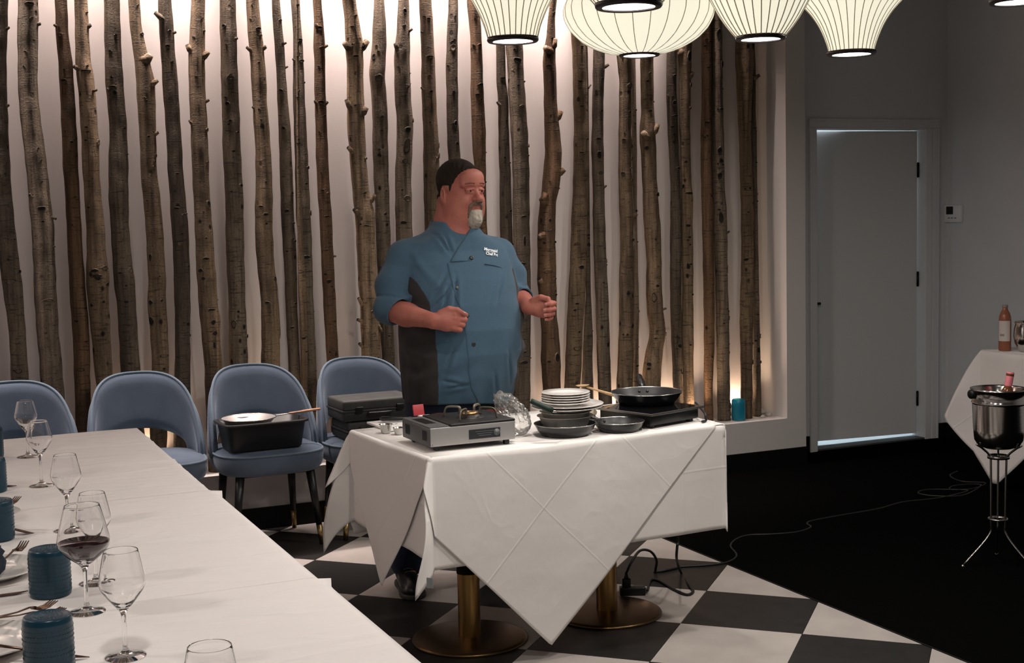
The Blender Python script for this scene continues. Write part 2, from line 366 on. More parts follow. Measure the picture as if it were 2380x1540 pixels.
# pixel outline of each trunk: y:left,right ...   tone, depth, look, stubs (x,y,dx,dy,r), knots (x,y,w,h)
TR = [
 (1, 6.76, 'dark flaking', '0:-22,20 162:-27,15 325:-22,20 450:-18,26 580:-6,39 660:6,50 775:22,58 900:27,66', [(14,70,6,-4,4),(14,248,5,-2,4)], [(22,655,16,8),(45,630,10,8),(42,860,14,10)]),
 (1, 6.74, 'thick pale', '0:44,88 65:42,89 146:43,87 227:44,88 325:54,101 390:62,110 450:66,115 515:72,125 580:76,127 658:78,130 710:80,133 775:85,136 840:91,143 901:94,148', [(87,57,5,0,5),(122,505,6,3,4)], [(94,485,16,11),(110,696,21,6),(67,10,18,5),(66,455,8,9)]),
 (2, 6.77, 'slim rust-coloured', '0:128,156 81:130,159 146:136,169 227:140,174 325:144,180 390:146,182 450:151,185 580:157,192 658:161,198 710:163,202 775:169,208 840:171,209 950:175,211', [(130,62,-5,-2,4)], [(137,82,11,7),(145,188,12,6),(186,857,15,7),(176,745,9,5),(194,715,7,4)]),
 (0, 6.75, 'burl-scarred', '0:172,203 65:174,206 156:174,211 169:177,218 227:182,222 325:188,229 390:190,231 450:195,234 515:199,242 580:202,245 632:199,253 710:205,253 775:213,257 840:218,260 885:224,263', [(178,160,-7,-3,6),(205,62,4,-2,6),(214,213,8,-2,4)], [(196,166,21,4),(225,332,10,11),(216,628,16,7),(238,622,12,9),(222,640,20,6),(243,660,9,9),(224,645,12,9),(236,700,7,6),(210,708,7,7)]),
 (1, 6.78, 'smooth olive-grey', '0:242,278 97:243,281 195:245,287 292:255,295 390:252,299 450:252,299 515:256,300 580:260,304 645:263,313 710:272,317 775:276,320 840:279,325 875:282,327', [(253,216,-6,-8,3)], [(258,203,14,5),(264,218,8,12),(298,628,10,11),(290,700,8,5),(276,633,10,3)]),
 (0, 6.75, 'stub-branched tan', '0:299,325 65:302,328 130:312,344 195:317,360 260:320,360 325:325,362 390:326,362 450:331,370 515:338,377 580:341,381 645:345,385 710:343,386 775:350,391 840:354,393 880:352,393', [(340,140,7,-9,11),(353,197,10,-8,7),(360,312,5,-3,5)], [(327,80,10,6),(360,362,8,7),(348,745,12,18),(371,697,5,5),(347,702,9,9),(378,825,20,7),(346,598,6,18)]),
 (1, 6.77, 'grey', '0:368,398 65:370,403 130:375,407 195:378,414 260:383,417 325:388,422 390:390,425 450:395,430 515:398,437 580:403,440 645:404,442 710:406,443 775:407,442 840:406,443 900:404,443', [(374,46,-14,-12,7),(402,77,5,-1,4)], [(387,108,9,6),(408,484,10,5),(415,567,10,7),(432,752,8,8)]),
 (0, 6.75, 'forked-stub', '0:445,477 65:442,477 110:438,477 195:438,477 260:441,481 325:443,484 390:445,486 450:448,487 515:451,493 580:453,497 645:456,502 710:461,506 745:464,513 775:467,511 840:474,516 900:476,520', [(440,118,-6,-10,7),(474,132,8,-9,8),(480,237,6,-3,4),(438,288,-5,-6,4)], [(479,474,9,14),(474,600,14,5),(462,628,10,8),(468,646,8,6),(486,718,14,6),(490,747,9,10),(494,772,10,9),(493,800,5,16),(476,302,8,8)]),
 (1, 6.79, 'dark olive', '0:511,547 65:511,549 130:513,550 195:513,552 260:516,555 325:516,557 390:519,560 450:523,564 580:525,567 710:532,571 775:532,575 860:534,578', [(543,92,5,-1,4)], [(531,181,14,9),(524,242,9,8),(516,62,8,6),(554,431,10,6),(540,752,10,16),(570,780,8,8),(527,290,5,5)]),
 (0, 6.75, 'pale-tan hooded', '0:572,602 58:574,608 111:579,614 175:583,620 234:586,621 292:589,626 351:593,630 450:593,634 491:591,633 552:592,634 613:596,637 674:604,645 735:607,650 796:607,650 870:607,650', [(577,118,-9,-6,5),(614,112,4,-2,6),(588,252,-4,-2,3)], [(597,68,12,5),(602,480,9,5),(612,498,10,7),(632,647,9,10),(616,702,10,5),(650,770,4,24)]),
 (1, 6.77, 'slim grey', '0:631,649 58:634,655 117:639,661 175:643,664 234:645,669 292:648,675 351:650,678 450:653,683 491:654,683 552:657,688 613:661,691 674:663,691 735:665,692 796:668,695 900:672,700', [(661,103,5,-2,3),(664,158,5,-2,3)], [(651,211,8,5),(656,298,7,6),(664,490,9,6),(681,560,8,4),(676,760,8,4)]),
 (1, 6.80, 'shadowed', '0:675,697 58:680,700 117:681,705 175:680,707 234:680,709 292:682,712 351:684,715 450:686,719 491:687,721 552:691,724 613:692,726 674:693,727 735:697,730 796:702,733 900:708,737', [(681,142,-4,-3,3)], [(693,94,12,5),(697,143,12,6),(710,390,9,7),(718,495,8,10),(706,597,20,7)]),
 (0, 6.71, 'thin pale', '0:688,694 300:688,696 552:690,704 674:693,712 735:695,714 796:698,715 900:701,717', [], [(704,785,8,5)]),
 (2, 6.77, 'slim knobbly brown', '0:728,748 58:731,753 111:729,757 146:732,756 205:731,757 292:734,760 351:734,762 450:738,766 491:741,770 552:744,772 613:746,775 674:749,778 735:752,781 796:756,784 860:760,789', [(736,64,-5,-6,5),(753,110,6,-3,4),(733,240,-4,-4,4),(756,242,4,-4,4),(773,595,5,0,3)], [(740,66,14,8),(746,112,12,6),(743,238,12,6),(759,450,10,6),(755,503,9,4),(760,653,9,8)]),
 (0, 6.72, 'thick tan many-stubbed', '0:795,827 29:801,832 58:802,836 97:804,845 146:807,845 205:808,846 263:808,848 292:808,849 351:813,851 450:820,858 491:825,871 552:828,872 613:830,874 674:833,877 705:836,879 766:837,882 850:839,885', [(804,112,-10,-9,9),(842,112,10,-14,9),(808,250,-8,-14,7),(842,262,6,-10,9),(812,352,-9,-8,6),(824,495,-8,-7,7),(866,468,7,-14,7),(836,710,-9,-16,5),(834,748,-13,-6,5),(836,808,-10,-10,5),(876,755,6,14,5)], [(845,524,12,3),(862,722,12,5),(855,368,9,4),(822,132,12,4)]),
 (1, 6.79, 'eyed', '0:870,893 58:867,899 117:864,899 164:858,897 190:858,894 205:862,899 263:865,902 351:865,903 450:869,905 491:871,906 552:872,908 766:882,915 850:888,918', [], [(865,133,8,15),(875,182,16,14),(877,361,8,8),(890,497,5,6),(893,522,6,7)]),
 (1, 6.75, 'black-scarred grey', '0:925,949 78:921,952 117:916,952 182:916,953 234:918,956 286:923,961 338:922,960 400:919,957 450:919,958 520:920,960 600:922,962 900:930,972', [(918,112,-5,-7,6),(946,75,7,-5,4)], [(940,340,13,36),(942,303,12,14),(936,28,7,12),(957,280,6,8),(941,462,14,13),(933,517,13,7),(936,375,12,10)]),
 (0, 6.77, 'ringed tan', '0:973,1003 52:975,1006 117:978,1009 182:978,1012 234:979,1013 286:982,1016 338:983,1019 400:983,1021 500:986,1024 900:1000,1040', [(979,211,-7,-5,3),(976,76,-4,0,3)], [(990,46,8,6),(993,134,14,7),(1014,338,7,10),(1013,362,8,10)]),
 (1, 6.79, 'slim eyed', '0:1043,1066 52:1040,1066 104:1038,1065 156:1036,1065 234:1038,1066 286:1038,1066 338:1040,1069 390:1043,1073 900:1060,1095', [], [(1049,112,12,14),(1054,288,7,12),(1057,335,7,10),(1038,154,5,5),(1048,99,8,5)]),
 (2, 6.77, 'brown', '0:1083,1112 78:1091,1119 130:1093,1121 182:1093,1123 234:1093,1125 286:1096,1129 338:1097,1130 400:1105,1130 506:1109,1132 900:1125,1152', [(1098,108,-4,-3,4)], [(1112,198,11,6),(1104,221,8,5),(1109,106,8,5)]),
 (1, 6.825, 'slim shadowed', '0:1150,1172 104:1152,1174 182:1152,1175 234:1156,1182 286:1157,1182 338:1157,1184 400:1160,1187 506:1161,1190 900:1176,1206', [(1156,246,-8,-6,4)], [(1163,183,11,4),(1180,490,7,5)]),
 (1, 6.75, 'hollow-scarred', '0:1168,1212 104:1175,1217 156:1179,1218 208:1180,1221 260:1183,1225 312:1186,1228 400:1190,1231 519:1190,1231 646:1195,1233 770:1196,1233 900:1195,1233', [(1187,162,3,6,4)], [(1195,141,17,10),(1205,249,11,6),(1224,339,7,6),(1209,503,12,5),(1206,612,14,6),(1214,190,8,4),(1211,840,14,6),(1210,560,5,24)]),
 (2, 6.73, 'crooked hooked', '0:1278,1295 26:1274,1291 91:1269,1291 117:1262,1292 156:1261,1293 208:1264,1295 260:1264,1297 312:1266,1304 350:1267,1307 392:1264,1307 434:1260,1302 468:1256,1294 519:1250,1292 553:1250,1292 603:1250,1293 646:1249,1294 688:1252,1294 730:1256,1294 772:1258,1298 814:1258,1302 836:1256,1302 899:1261,1302', [(1272,120,-12,-6,9),(1284,110,2,-16,7),(1300,275,6,-14,8),(1300,402,7,-7,8),(1258,470,6,-18,9),(1256,545,-8,4,8),(1253,655,-6,-7,7)], [(1270,130,9,12),(1270,155,12,5),(1306,398,5,7),(1270,512,6,7),(1275,536,10,8),(1281,562,11,5),(1265,630,17,7),(1282,684,11,4),(1253,512,5,12),(1284,828,11,16)]),
 (0, 6.77, 'smooth light', '0:1322,1352 104:1328,1360 156:1331,1363 203:1331,1364 289:1334,1367 346:1333,1369 434:1332,1368 519:1328,1366 603:1326,1364 688:1321,1362 772:1317,1355 857:1313,1353 895:1311,1349', [(1334,340,-4,-10,3)], [(1345,355,10,3),(1341,190,9,3),(1345,248,8,3),(1336,566,12,6),(1344,620,11,7),(1333,808,17,9)]),
 (1, 6.82, 'narrow half-hidden', '0:1350,1362 200:1358,1368 500:1362,1372 603:1362,1373 688:1362,1374 772:1357,1378 857:1353,1377 895:1351,1379', [(1366,207,5,-8,2)], [(1367,568,6,10)]),
 (1, 6.77, 'dark', '0:1380,1408 117:1378,1406 146:1378,1408 203:1377,1405 289:1376,1404 346:1374,1405 434:1378,1406 519:1378,1408 603:1380,1410 688:1383,1414 772:1385,1416 857:1387,1418 903:1389,1420', [(1404,157,7,-5,4),(1405,436,4,-4,3)], [(1387,360,8,18),(1386,323,10,4),(1392,258,5,4),(1391,402,10,6),(1408,606,6,8)]),
 (0, 6.75, 'eye-knotted tan', '0:1430,1470 126:1433,1471 189:1440,1471 260:1439,1470 346:1438,1470 434:1438,1471 506:1440,1475 561:1442,1473 645:1438,1473 730:1438,1471 814:1435,1471 899:1431,1469', [(1470,506,5,-8,6)], [(1457,201,12,12),(1463,368,7,8),(1463,557,9,5),(1460,756,8,11),(1445,325,9,3),(1443,402,9,3),(1457,261,5,5)]),
 (1, 6.83, 'thin half-hidden', '0:1466,1474 350:1469,1482 434:1471,1482 519:1475,1482 603:1473,1484 730:1471,1486 814:1471,1484 899:1467,1484', [], [(1478,490,5,6)]),
 (0, 6.74, 'S-bent', '0:1487,1518 140:1489,1520 203:1489,1520 260:1491,1521 297:1486,1524 331:1487,1526 374:1490,1526 434:1492,1528 519:1494,1535 553:1497,1537 603:1501,1537 688:1499,1539 730:1503,1543 772:1509,1548 793:1505,1545 835:1495,1539 857:1492,1537 903:1490,1537', [(1495,320,-9,-10,9),(1516,308,6,-16,8),(1535,718,6,-2,3)], [(1495,345,9,8),(1519,452,14,8),(1510,690,10,20),(1517,663,7,5),(1540,775,11,8),(1500,845,10,8),(1499,855,8,6),(1504,258,9,3)]),
 (1, 6.78, 'slim dark', '0:1548,1572 120:1551,1574 203:1549,1573 289:1551,1576 346:1554,1577 434:1558,1581 561:1556,1583 688:1556,1583 772:1558,1585 857:1562,1585 925:1564,1588', [(1551,226,-4,-4,3)], [(1563,176,8,4),(1564,270,14,4),(1571,391,9,6),(1572,802,9,9),(1562,240,8,12)]),
 (0, 6.77, 'hollow-topped reddish', '0:1572,1610 111:1574,1609 146:1576,1607 203:1579,1606 289:1577,1603 346:1579,1604 434:1581,1606 447:1581,1610 519:1581,1609 603:1583,1611 688:1585,1611 772:1583,1613 857:1586,1613 937:1589,1615', [(1578,128,4,-10,7),(1600,180,4,-10,6)], [(1594,132,9,22),(1599,198,9,9),(1594,449,16,5),(1591,524,10,6),(1597,252,8,6),(1583,433,6,8),(1592,618,7,14)]),
 (2, 6.77, 'slim brown', '0:1628,1655 86:1630,1654 146:1630,1654 231:1630,1653 317:1627,1654 374:1627,1653 434:1628,1655 519:1630,1657 688:1634,1661 814:1636,1661 899:1636,1657 975:1638,1659', [(1630,320,-4,-4,3)], [(1636,286,11,6),(1635,108,8,4),(1640,158,8,3),(1637,94,6,6)]),
 (1, 6.76, 'white-grey black-patched', '0:1655,1680 60:1654,1680 146:1654,1681 231:1654,1681 317:1653,1683 434:1654,1683 477:1657,1687 540:1657,1689 645:1661,1689 730:1663,1693 857:1666,1695 975:1668,1699', [(1686,542,5,-4,3)], [(1665,82,9,26),(1672,150,7,15),(1670,254,10,5),(1665,352,9,18),(1668,374,9,9),(1665,409,9,15),(1667,505,9,25),(1687,738,8,8),(1688,940,10,12),(1685,625,5,16)]),
 (0, 6.77, 'split-topped', '0:1705,1748 90:1710,1751 146:1710,1753 189:1713,1750 231:1714,1748 317:1719,1746 403:1721,1749 477:1723,1752 603:1723,1752 730:1718,1750 857:1720,1748 970:1720,1748', [], [(1744,412,9,6),(1728,603,10,5),(1746,694,9,6),(1738,105,6,22),(1741,840,12,8)]),
 (1, 6.80, 'thin leaning', '0:1736,1750 60:1740,1752 174:1746,1757 260:1746,1757 317:1746,1760 403:1749,1761 519:1752,1763 688:1750,1765 814:1750,1767 970:1748,1769', [(1754,182,9,-6,5)], [(1757,812,6,14),(1762,840,6,5),(1763,780,8,9)]),
]
# the row goes on to the left of the photograph
for k_, (src, dx) in enumerate(((4, -335), (7, -610), (9, -830), (5, -665), (10, -1060))):
    tn, yy, lk, pf, st_, kn_ = TR[src]
    pf2 = ' '.join('%s:%d,%d' % (q.split(':')[0], *[int(v)+dx for v in q.split(':')[1].split(',')]) for q in pf.split())
    TR.append(((tn+k_) % 3, yy, ('slender', 'sturdy', 'straight', 'gnarled', 'narrow')[k_], pf2, [(a+dx, b, c, d, e) for a, b, c, d, e in st_], [(a+dx, b, c, d) for a, b, c, d in kn_]))
Z_LEDGE, Z_TOP = 0.295, HC-0.022
rng = random.Random(7)
n_tr = len(TR)
order = sorted(range(n_tr), key=lambda i: -np.mean([float(s.split(':')[1].split(',')[0]) for s in TR[i][3].split()]))
rank = {t: k for k, t in enumerate(order)}
for ti, (tone, yt, look, prof, stubs, knots) in enumerate(TR):
    S = [(float(s.split(':')[0]), *map(float, s.split(':')[1].split(','))) for s in prof.split()]
    ys = np.array([s[0] for s in S]); cx = np.array([(s[1]+s[2])/2 for s in S]); wd = np.array([s[2]-s[1] for s in S])
    pts = [at_y(c, y, yt) for c, y in zip(cx, ys)]
    zs = np.array([p[2] for p in pts]); xs = np.array([p[0] for p in pts])
    rs = np.array([w/2/ppm(p) for w, p in zip(wd, pts)])
    o_ = np.argsort(zs); zs, xs, rs = zs[o_], xs[o_], rs[o_]
    def ex(z):
        x = np.interp(z, zs, xs); r = np.interp(z, zs, rs)
        if z > zs[-1]:
            k = (xs[-1]-xs[-3])/(zs[-1]-zs[-3]); x = xs[-1]+0.6*k*(z-zs[-1])
        if z < zs[0]:
            k = (xs[1]-xs[0])/(zs[1]-zs[0]); x = xs[0]+max(-0.1, min(0.1, k))*(z-zs[0])
        return x, r
    zz = np.arange(Z_LEDGE-0.002, Z_TOP+0.02, 0.022); zz[-1] = Z_TOP
    XX = np.array([ex(z) for z in zz])
    ker = np.array([1, 2, 3, 2, 1])/9.0
    sm = lambda a: np.convolve(np.r_[[a[0]]*2, a, [a[-1]]*2], ker, 'valid')
    cxs, rr = sm(XX[:, 0]), sm(XX[:, 1])
    ph = [rng.uniform(0, 6.28) for _ in range(8)]
    cyo = 0.006*np.sin(zz*2.1+ph[0])
    x0 = cxs[0]
    nseg = 20; V = []; Fc = []
    for k, z in enumerate(zz):
        for q in range(nseg):
            a = 2*PI*q/nseg
            d = 1+0.035*math.sin(2*a+ph[1]+z*1.3)+0.025*math.sin(3*a+ph[2]-z*2.2)+0.020*math.sin(z*31+ph[3]+1.5*math.sin(a+ph[4]))+0.015*math.sin(z*57+ph[5]+2*math.sin(a+ph[6]))
            rad = rr[k]*d*0.985
            V.append((cxs[k]-x0+rad*math.cos(a), cyo[k]+rad*math.sin(a), z-Z_LEDGE))
    nr = len(zz)
    for k in range(nr-1):
        for q in range(nseg):
            r2 = (q+1) % nseg; Fc.append((k*nseg+q, k*nseg+r2, (k+1)*nseg+r2, (k+1)*nseg+q))
    Fc.append(list(range(nseg))[::-1]); Fc.append([(nr-1)*nseg+q for q in range(nseg)])
    t = mesh_obj('aspen_trunk', V, Fc, m_bark[tone], loc=(x0, yt, Z_LEDGE))
    tag(t, '%s aspen trunk on the ledge, %s from the pier beside the door' % (look, ORD[rank[ti]]), 'tree trunk', 'aspen trunks standing in the niche')
    def axis(z):
        return np.interp(z, zz, cxs), np.interp(z, zz, cyo), np.interp(z, zz, rr)
    for (sx, sy, dx, dy, sr) in stubs:
        p = at_y(sx, sy, yt); s = ppm(p); ax, ay, ar = axis(p[2])
        off = max(-0.9*ar, min(0.9*ar, p[0]-ax)); fy = -math.sqrt(max(0, ar*ar-off*off))*0.8
        b0 = np.array([ax+off*0.35, yt+ay+fy*0.35, p[2]]); b1 = np.array([ax+off, yt+ay+fy, p[2]-0.2*dy/s])
        fw = 0.35 if abs(dx) > 8 else 0.8
        tip = b1+np.array([dx/s*1.05, -fw*abs(dx)/s*0.6-0.004, -dy/s])
        R0 = sr/s
        mb = MB().tube([b0-np.array([x0, yt, Z_LEDGE]), b1*0.6+b0*0.4-np.array([x0, yt, Z_LEDGE]), b1-np.array([x0, yt, Z_LEDGE]), tip-np.array([x0, yt, Z_LEDGE])], [R0*1.55, R0*1.35, R0*1.05, R0*0.72], 9, 0)
        mb.M[-1] = 1
        mb.build('branch_stub', [m_bark[tone], m_cut if sr > 7 else m_knot], t)
    extra = []
    for _ in range(9):      # small scattered leaf scars
        y = rng.uniform(10, 880); z_ = None
        c = np.interp(y, ys, cx); ww = np.interp(y, ys, wd)
        extra.append((c+rng.uniform(-0.36, 0.36)*ww, y, rng.uniform(3.5, 7.5), rng.uniform(2.2, 4.2)))
    for ki, (kx, ky, kw, kh) in enumerate(knots+extra):
        p = at_y(kx, ky, yt); s = ppm(p); ax, ay, ar = axis(p[2])
        # ray hits the front of the round trunk
        hw, hh = kw/2/s, kh/2/s
        off = max(-0.97, min(0.97, (p[0]-ax)/ar+0.30)); th0 = math.asin(off)     # seen from the left: front is turned
        th0 -= 0.30
        N = 14; V = []; Fc = []; FM = []
        for (sc_, ht) in ((1.40, -0.003), (1.06, 0.0048), (0.84, 0.0042), (0.45, 0.0022), (0.0, 0.0016)):
            for q in range(N):
                a = 2*PI*q/N
                w_ = hw*sc_*math.cos(a)*(1+0.12*math.sin(3*a+kx)); h_ = hh*sc_*math.sin(a)*(1+0.15*math.sin(2*a+ky))
                th = th0+w_/ar; R_ = ar*1.0+ht*min(1.0, 0.35+hw/0.014)
                zq = p[2]+h_; ax2, ay2, ar2 = axis(zq); R_ = R_+(ar2-ar)
                V.append((ax2-x0+R_*math.sin(th), ay2-R_*math.cos(th), zq-Z_LEDGE))
        for r_ in range(4):
            for q in range(N):
                q2 = (q+1) % N; Fc.append((r_*N+q, r_*N+q2, (r_+1)*N+q2, (r_+1)*N+q)); FM.append(0 if r_ == 0 or (kw > 9 and kh > 5 and (ki+ti) % 2 == 0 and r_ >= 2) else 1)
        mesh_obj('knot', V, Fc, [m_bark[tone], m_knot], t, fm=FM)
# ================================================================ bubble pendants
m_shade = mat('lamp_shade_fabric', (0.85, 0.80, 0.62), 0.8, emit=(1.0, 0.95, 0.76), estr=0.82)
m_rib = mat('lamp_rib_wire', (0.62, 0.55, 0.42), 0.5)
m_ring = mat('lamp_ring', (0.018, 0.010, 0.012), 0.35, 0.3)
m_disc = mat('lamp_diffuser', (1, 1, 1), 0.5, emit=(1.0, 0.97, 0.92), estr=6.0)
m_cord = mat('lamp_cord', (0.6, 0.6, 0.58), 0.6)
R0_ = 0.085
PROF = {'bell': [(0.080, 0.0), (0.083, 0.012), (0.092, 0.045), (0.108, 0.085), (0.135, 0.135), (0.175, 0.19), (0.215, 0.24), (0.235, 0.275), (0.232, 0.305), (0.20, 0.34), (0.13, 0.365), (0.06, 0.375)],
        'trumpet': [(0.077, 0.0), (0.080, 0.02), (0.094, 0.06), (0.112, 0.10), (0.138, 0.14), (0.165, 0.170), (0.192, 0.196), (0.225, 0.23), (0.245, 0.262), (0.24, 0.30), (0.19, 0.335), (0.06, 0.36)],
        'ball': [(0.080, 0.0), (0.105, 0.028), (0.130, 0.062), (0.155, 0.105), (0.178, 0.15), (0.198, 0.21), (0.205, 0.27), (0.196, 0.33), (0.165, 0.39), (0.11, 0.43), (0.06, 0.445)],
        'saucer': [(0.080, 0.0), (0.125, 0.008), (0.185, 0.028), (0.245, 0.062), (0.288, 0.105), (0.312, 0.15), (0.317, 0.19), (0.302, 0.235), (0.26, 0.275), (0.20, 0.305), (0.13, 0.325), (0.06, 0.335)]}
def pendant(kind, loc, label, power=1.0, ribs=26, k=1.0, nm='bubble_pendant', bulb='pendant_bulb'):
    pr = [(a*k, b*k) for a, b in PROF[kind]]
    t = thing(nm, label, 'lamp', loc, 0.0, 'bubble pendants over the tables')
    zs = [p[1] for p in pr]; n = 44
    zz = np.linspace(0, zs[-1], 40); rr = np.interp(zz, zs, [p[0] for p in pr]); rr[1:-1] = (rr[:-2]+2*rr[1:-1]+rr[2:])/4
    MB().lathe(list(zip(rr, zz)), 64, cap=False).build('shade', m_shade, t)
    mb = MB()
    for j in range(ribs):
        a = 2*PI*j/ribs
        mb.tube([((r+0.0006)*math.cos(a), (r+0.0006)*math.sin(a), z) for r, z in zip(rr[::2], zz[::2])], 0.0018, 5, cap=False)
    mb.build('rib_cage', m_rib, t)
    MB().lathe([(0.067*k, -0.006), (0.082*k, -0.007), (0.0865*k, -0.001), (0.085*k, 0.008), (0.068*k, 0.008), (0.067*k, -0.006)], 40, cap=False).build('ring', m_ring, t)
    MB().lathe([(0.0, -0.003), (0.068*k, -0.003)], 32, cap=False).build('diffuser', m_disc, t)
    zt = zs[-1]
    MB().lathe([(0.0, zt+0.03), (0.03, zt+0.028), (0.062, zt), (0.062, zt-0.01), (0.0, zt-0.01)], 24).build('top_cap', m_ring, t)
    L = HC-loc[2]
    if L > zt+0.05: MB().tube([(0, 0, zt), (0, 0, L)], 0.004, 8).lathe([(0.055, L-0.02), (0.06, L), (0, L)], 24).build('cord', m_cord, t)
    la = bpy.data.lights.new(bulb, 'AREA'); la.shape = 'DISK'; la.size = 0.13*k; la.energy = PENDANT_W*power; la.color = (1.0, 0.925, 0.86)
    lo = bpy.data.objects.new(bulb, la); link(lo, t); lo.location = (0, 0, -0.0075)
    return t
for kind, x, y, ringpx, k_, lab, rb in (
    ('bell', 1192, 93, 119, 1.0, 'bell-shaped ribbed pendant hanging in front of the trunks, beside the wide saucer lamp', 30),
    ('saucer', 1486, 127, 94, 1.0, 'wide saucer-shaped ribbed pendant lamp, glowing cream', 26),
    ('ball', 1461, 12, 157, 0.95, 'ribbed pendant hanging closest above the wide saucer lamp', 28),
    ('ball', 1768, 88, 115, 0.88, 'rounded ribbed pendant between the saucer lamp and the trumpet-shaped lamp', 32),
    ('trumpet', 1979, 124, 112, 1.12, 'trumpet-shaped ribbed pendant hanging before the grey door wall', 32),
    ('bell', 2362, 3, 120, 1.0, 'ribbed pendant hanging near the right wall above the wine bucket', 30)):
    dep = F*0.170*k_/ringpx
    pendant(kind, tuple(at_d(x, y, dep)), lab, 1.0, rb, k_)
# unseen pendants added over the dining side, read off lit cloths and glass shadows
for kind, p, lab in (('saucer', (0.25, 1.9, 2.22), 'saucer pendant added out of view above the near end of the long dining table'),
                     ('bell', (1.75, 1.15, 2.2), 'bell-shaped pendant over the open checker floor beside the dining table'),
                     ('ball', (-0.9, 3.1, 2.15), 'rounded pendant added out of view above the left half of the dining table')):
    pendant(kind, p, lab, 0.70, 26, 1.0, kind+'_pendant_offscreen', kind+'_pendant_bulb_offscreen')
# puck up-lights on the ledge
m_puck = mat('puck_body', (0.3, 0.3, 0.3), 0.4, 0.7)
m_puckl = mat('puck_lens', (1, 0.9, 0.75), 0.4, emit=(1.0, 0.72, 0.50), estr=6.0)
for i, (x, yy, lab) in enumerate(((345, 6.86, 'behind the second chair'), (704, 6.66, 'behind the gap between the last two chairs'), (1551, 6.85, 'behind the slim dark trunk'), (1622, 6.695, 'before the hollow-topped reddish trunk'), (1712, 6.86, 'closest to the blue candle glass'), (1303, 6.86, 'behind the plate stack'), (1420, 6.86, 'between plates and skillet'))):
    X_ = at_y(x, 960, yy)[0]
    t = thing('puck_uplight', 'small round warm up-light on the ledge %s' % lab, 'light', (X_, yy, Z_LEDGE), 0, 'up-lights along the ledge')
    MB().lathe([(0.022, 0.0), (0.024, 0.004), (0.024, 0.014), (0.018, 0.016)], 20).build('body', m_puck, t)
    MB().lathe([(0.0, 0.017), (0.017, 0.017)], 20, cap=False).build('lens', m_puckl, t)
    la = bpy.data.lights.new('puck', 'SPOT'); la.energy = UPLIGHT_W*4; la.spot_size = math.radians(110); la.spot_blend = 0.8; la.shadow_soft_size = 0.015; la.color = (1.0, 0.70, 0.47)
    lo = bpy.data.objects.new('puck', la); link(lo, t); lo.location = (0, 0, 0.022); lo.rotation_euler = (PI, 0, 0)
# ================================================================ tables, cloths, chairs
TZ = 0.765                      # cloth surface height
m_brass = mat('brushed_brass', (0.34, 0.205, 0.075), 0.32, 1.0, bump=0.05, bscale=60, aniso=(1, 1, 40))
m_brassd = mat('dark_brass', (0.16, 0.098, 0.048), 0.30, 0.9, bump=0.03, bscale=60)
m_tblk = mat('table_black', (0.008, 0.008, 0.008), 0.35)
m_top = mat('table_top_wood', (0.09, 0.055, 0.03), 0.5, var=0.2, vscale=5, aniso=(1, 12, 1))
def cloth_material(name, col, lines=(), wrinkle=0.5, wscale=(2.0, 2.0, 2.0), crumple=0.10, cscale=(3.0, 3.0, 3.0)):
    m = bpy.data.materials.new(name); m.use_nodes = True; g = NT(m); b = g.b
    b.inputs['Base Color'].default_value = (*col, 1); b.inputs['Roughness'].default_value = 0.85; b.inputs['Specular IOR Level'].default_value = 0.2
    b.inputs['Sheen Weight'].default_value = 0.15
    P = g.n('TexCoord').outputs['Object']
    h = g.math('MULTIPLY', g.noise(g.scale(P, wscale), 3.0, 3), wrinkle)
    h = g.math('ADD', h, g.math('MULTIPLY', g.noise(P, 500, 2), 0.03))
    for sc_, off_, amp in ((1.0, (0, 0, 0), crumple), (2.1, (3.1, 1.7, 5.2), crumple*0.5)):      # soft crumple lines
        n_ = g.noise(g.scale(P, tuple(v*sc_ for v in cscale), off_), 1.0, 2, 0.45)
        v = g.math('ABSOLUTE', g.math('SUBTRACT', n_, 0.5))
        h = g.math('ADD', h, g.math('MULTIPLY', g.ramp(v, 0.07, 0.0), amp))
    for (a, bb, c, d, w, s) in lines:          # ironed creases: |a x + b y + c z + d| < w
        dt = g.n('VectorMath', operation='DOT_PRODUCT'); g.l(P, dt.inputs[0]); dt.inputs[1].default_value = (a, bb, c)
        v = g.math('ABSOLUTE', g.math('ADD', dt.outputs['Value'], d))
        h = g.math('ADD', h, g.math('MULTIPLY', g.ramp(v, w, 0.0), s))
    g.bump(h, 0.6, 0.012)
    return m
CLOTH = (0.80, 0.765, 0.735)
def pedestal_table(name, lx, ly, label, loc, rz, sx, sy, group, height=TZ-0.006):
    t = thing(name, label, 'table', loc, rz, group)
    MB().box((0, 0, height-0.015), (sx, sy, 0.03), bev=0.004).build('table_top', m_top, t, smooth=False)
    MB().lathe([(0.0, 0.0), (0.213, 0.0), (0.215, 0.004), (0.213, 0.009), (0.20, 0.013), (0.06, 0.018), (0.0, 0.018)], 56).build('base', m_brassd, t)
    MB().lathe([(0.041, 0.016), (0.041, 0.255)], 32, cap=False).build('lower_column', m_brass, t)
    MB().lathe([(0.0435, 0.253), (0.0435, height-0.03)], 32).build('upper_column', m_tblk, t)
    MB().box((0, 0, height-0.045), (0.34, 0.06, 0.03), bev=0.004).box((0, 0, height-0.045), (0.06, 0.34, 0.03), bev=0.004).build('spider', m_tblk, t, smooth=False)
    return t
CA = math.radians(4.0); CN = np.array([1.539, 4.096])
CEX = np.array([math.cos(CA), math.sin(CA)]); CEY = np.array([-math.sin(CA), math.cos(CA)])
def ct(lx, ly, z=0.0):
    p = CN+CEX*lx+CEY*ly; return (p[0], p[1], z)
def ct_in(P):
    d = np.array(P[:2])-CN; return d@CEX, d@CEY
CTW, CTD = 1.215, 0.70
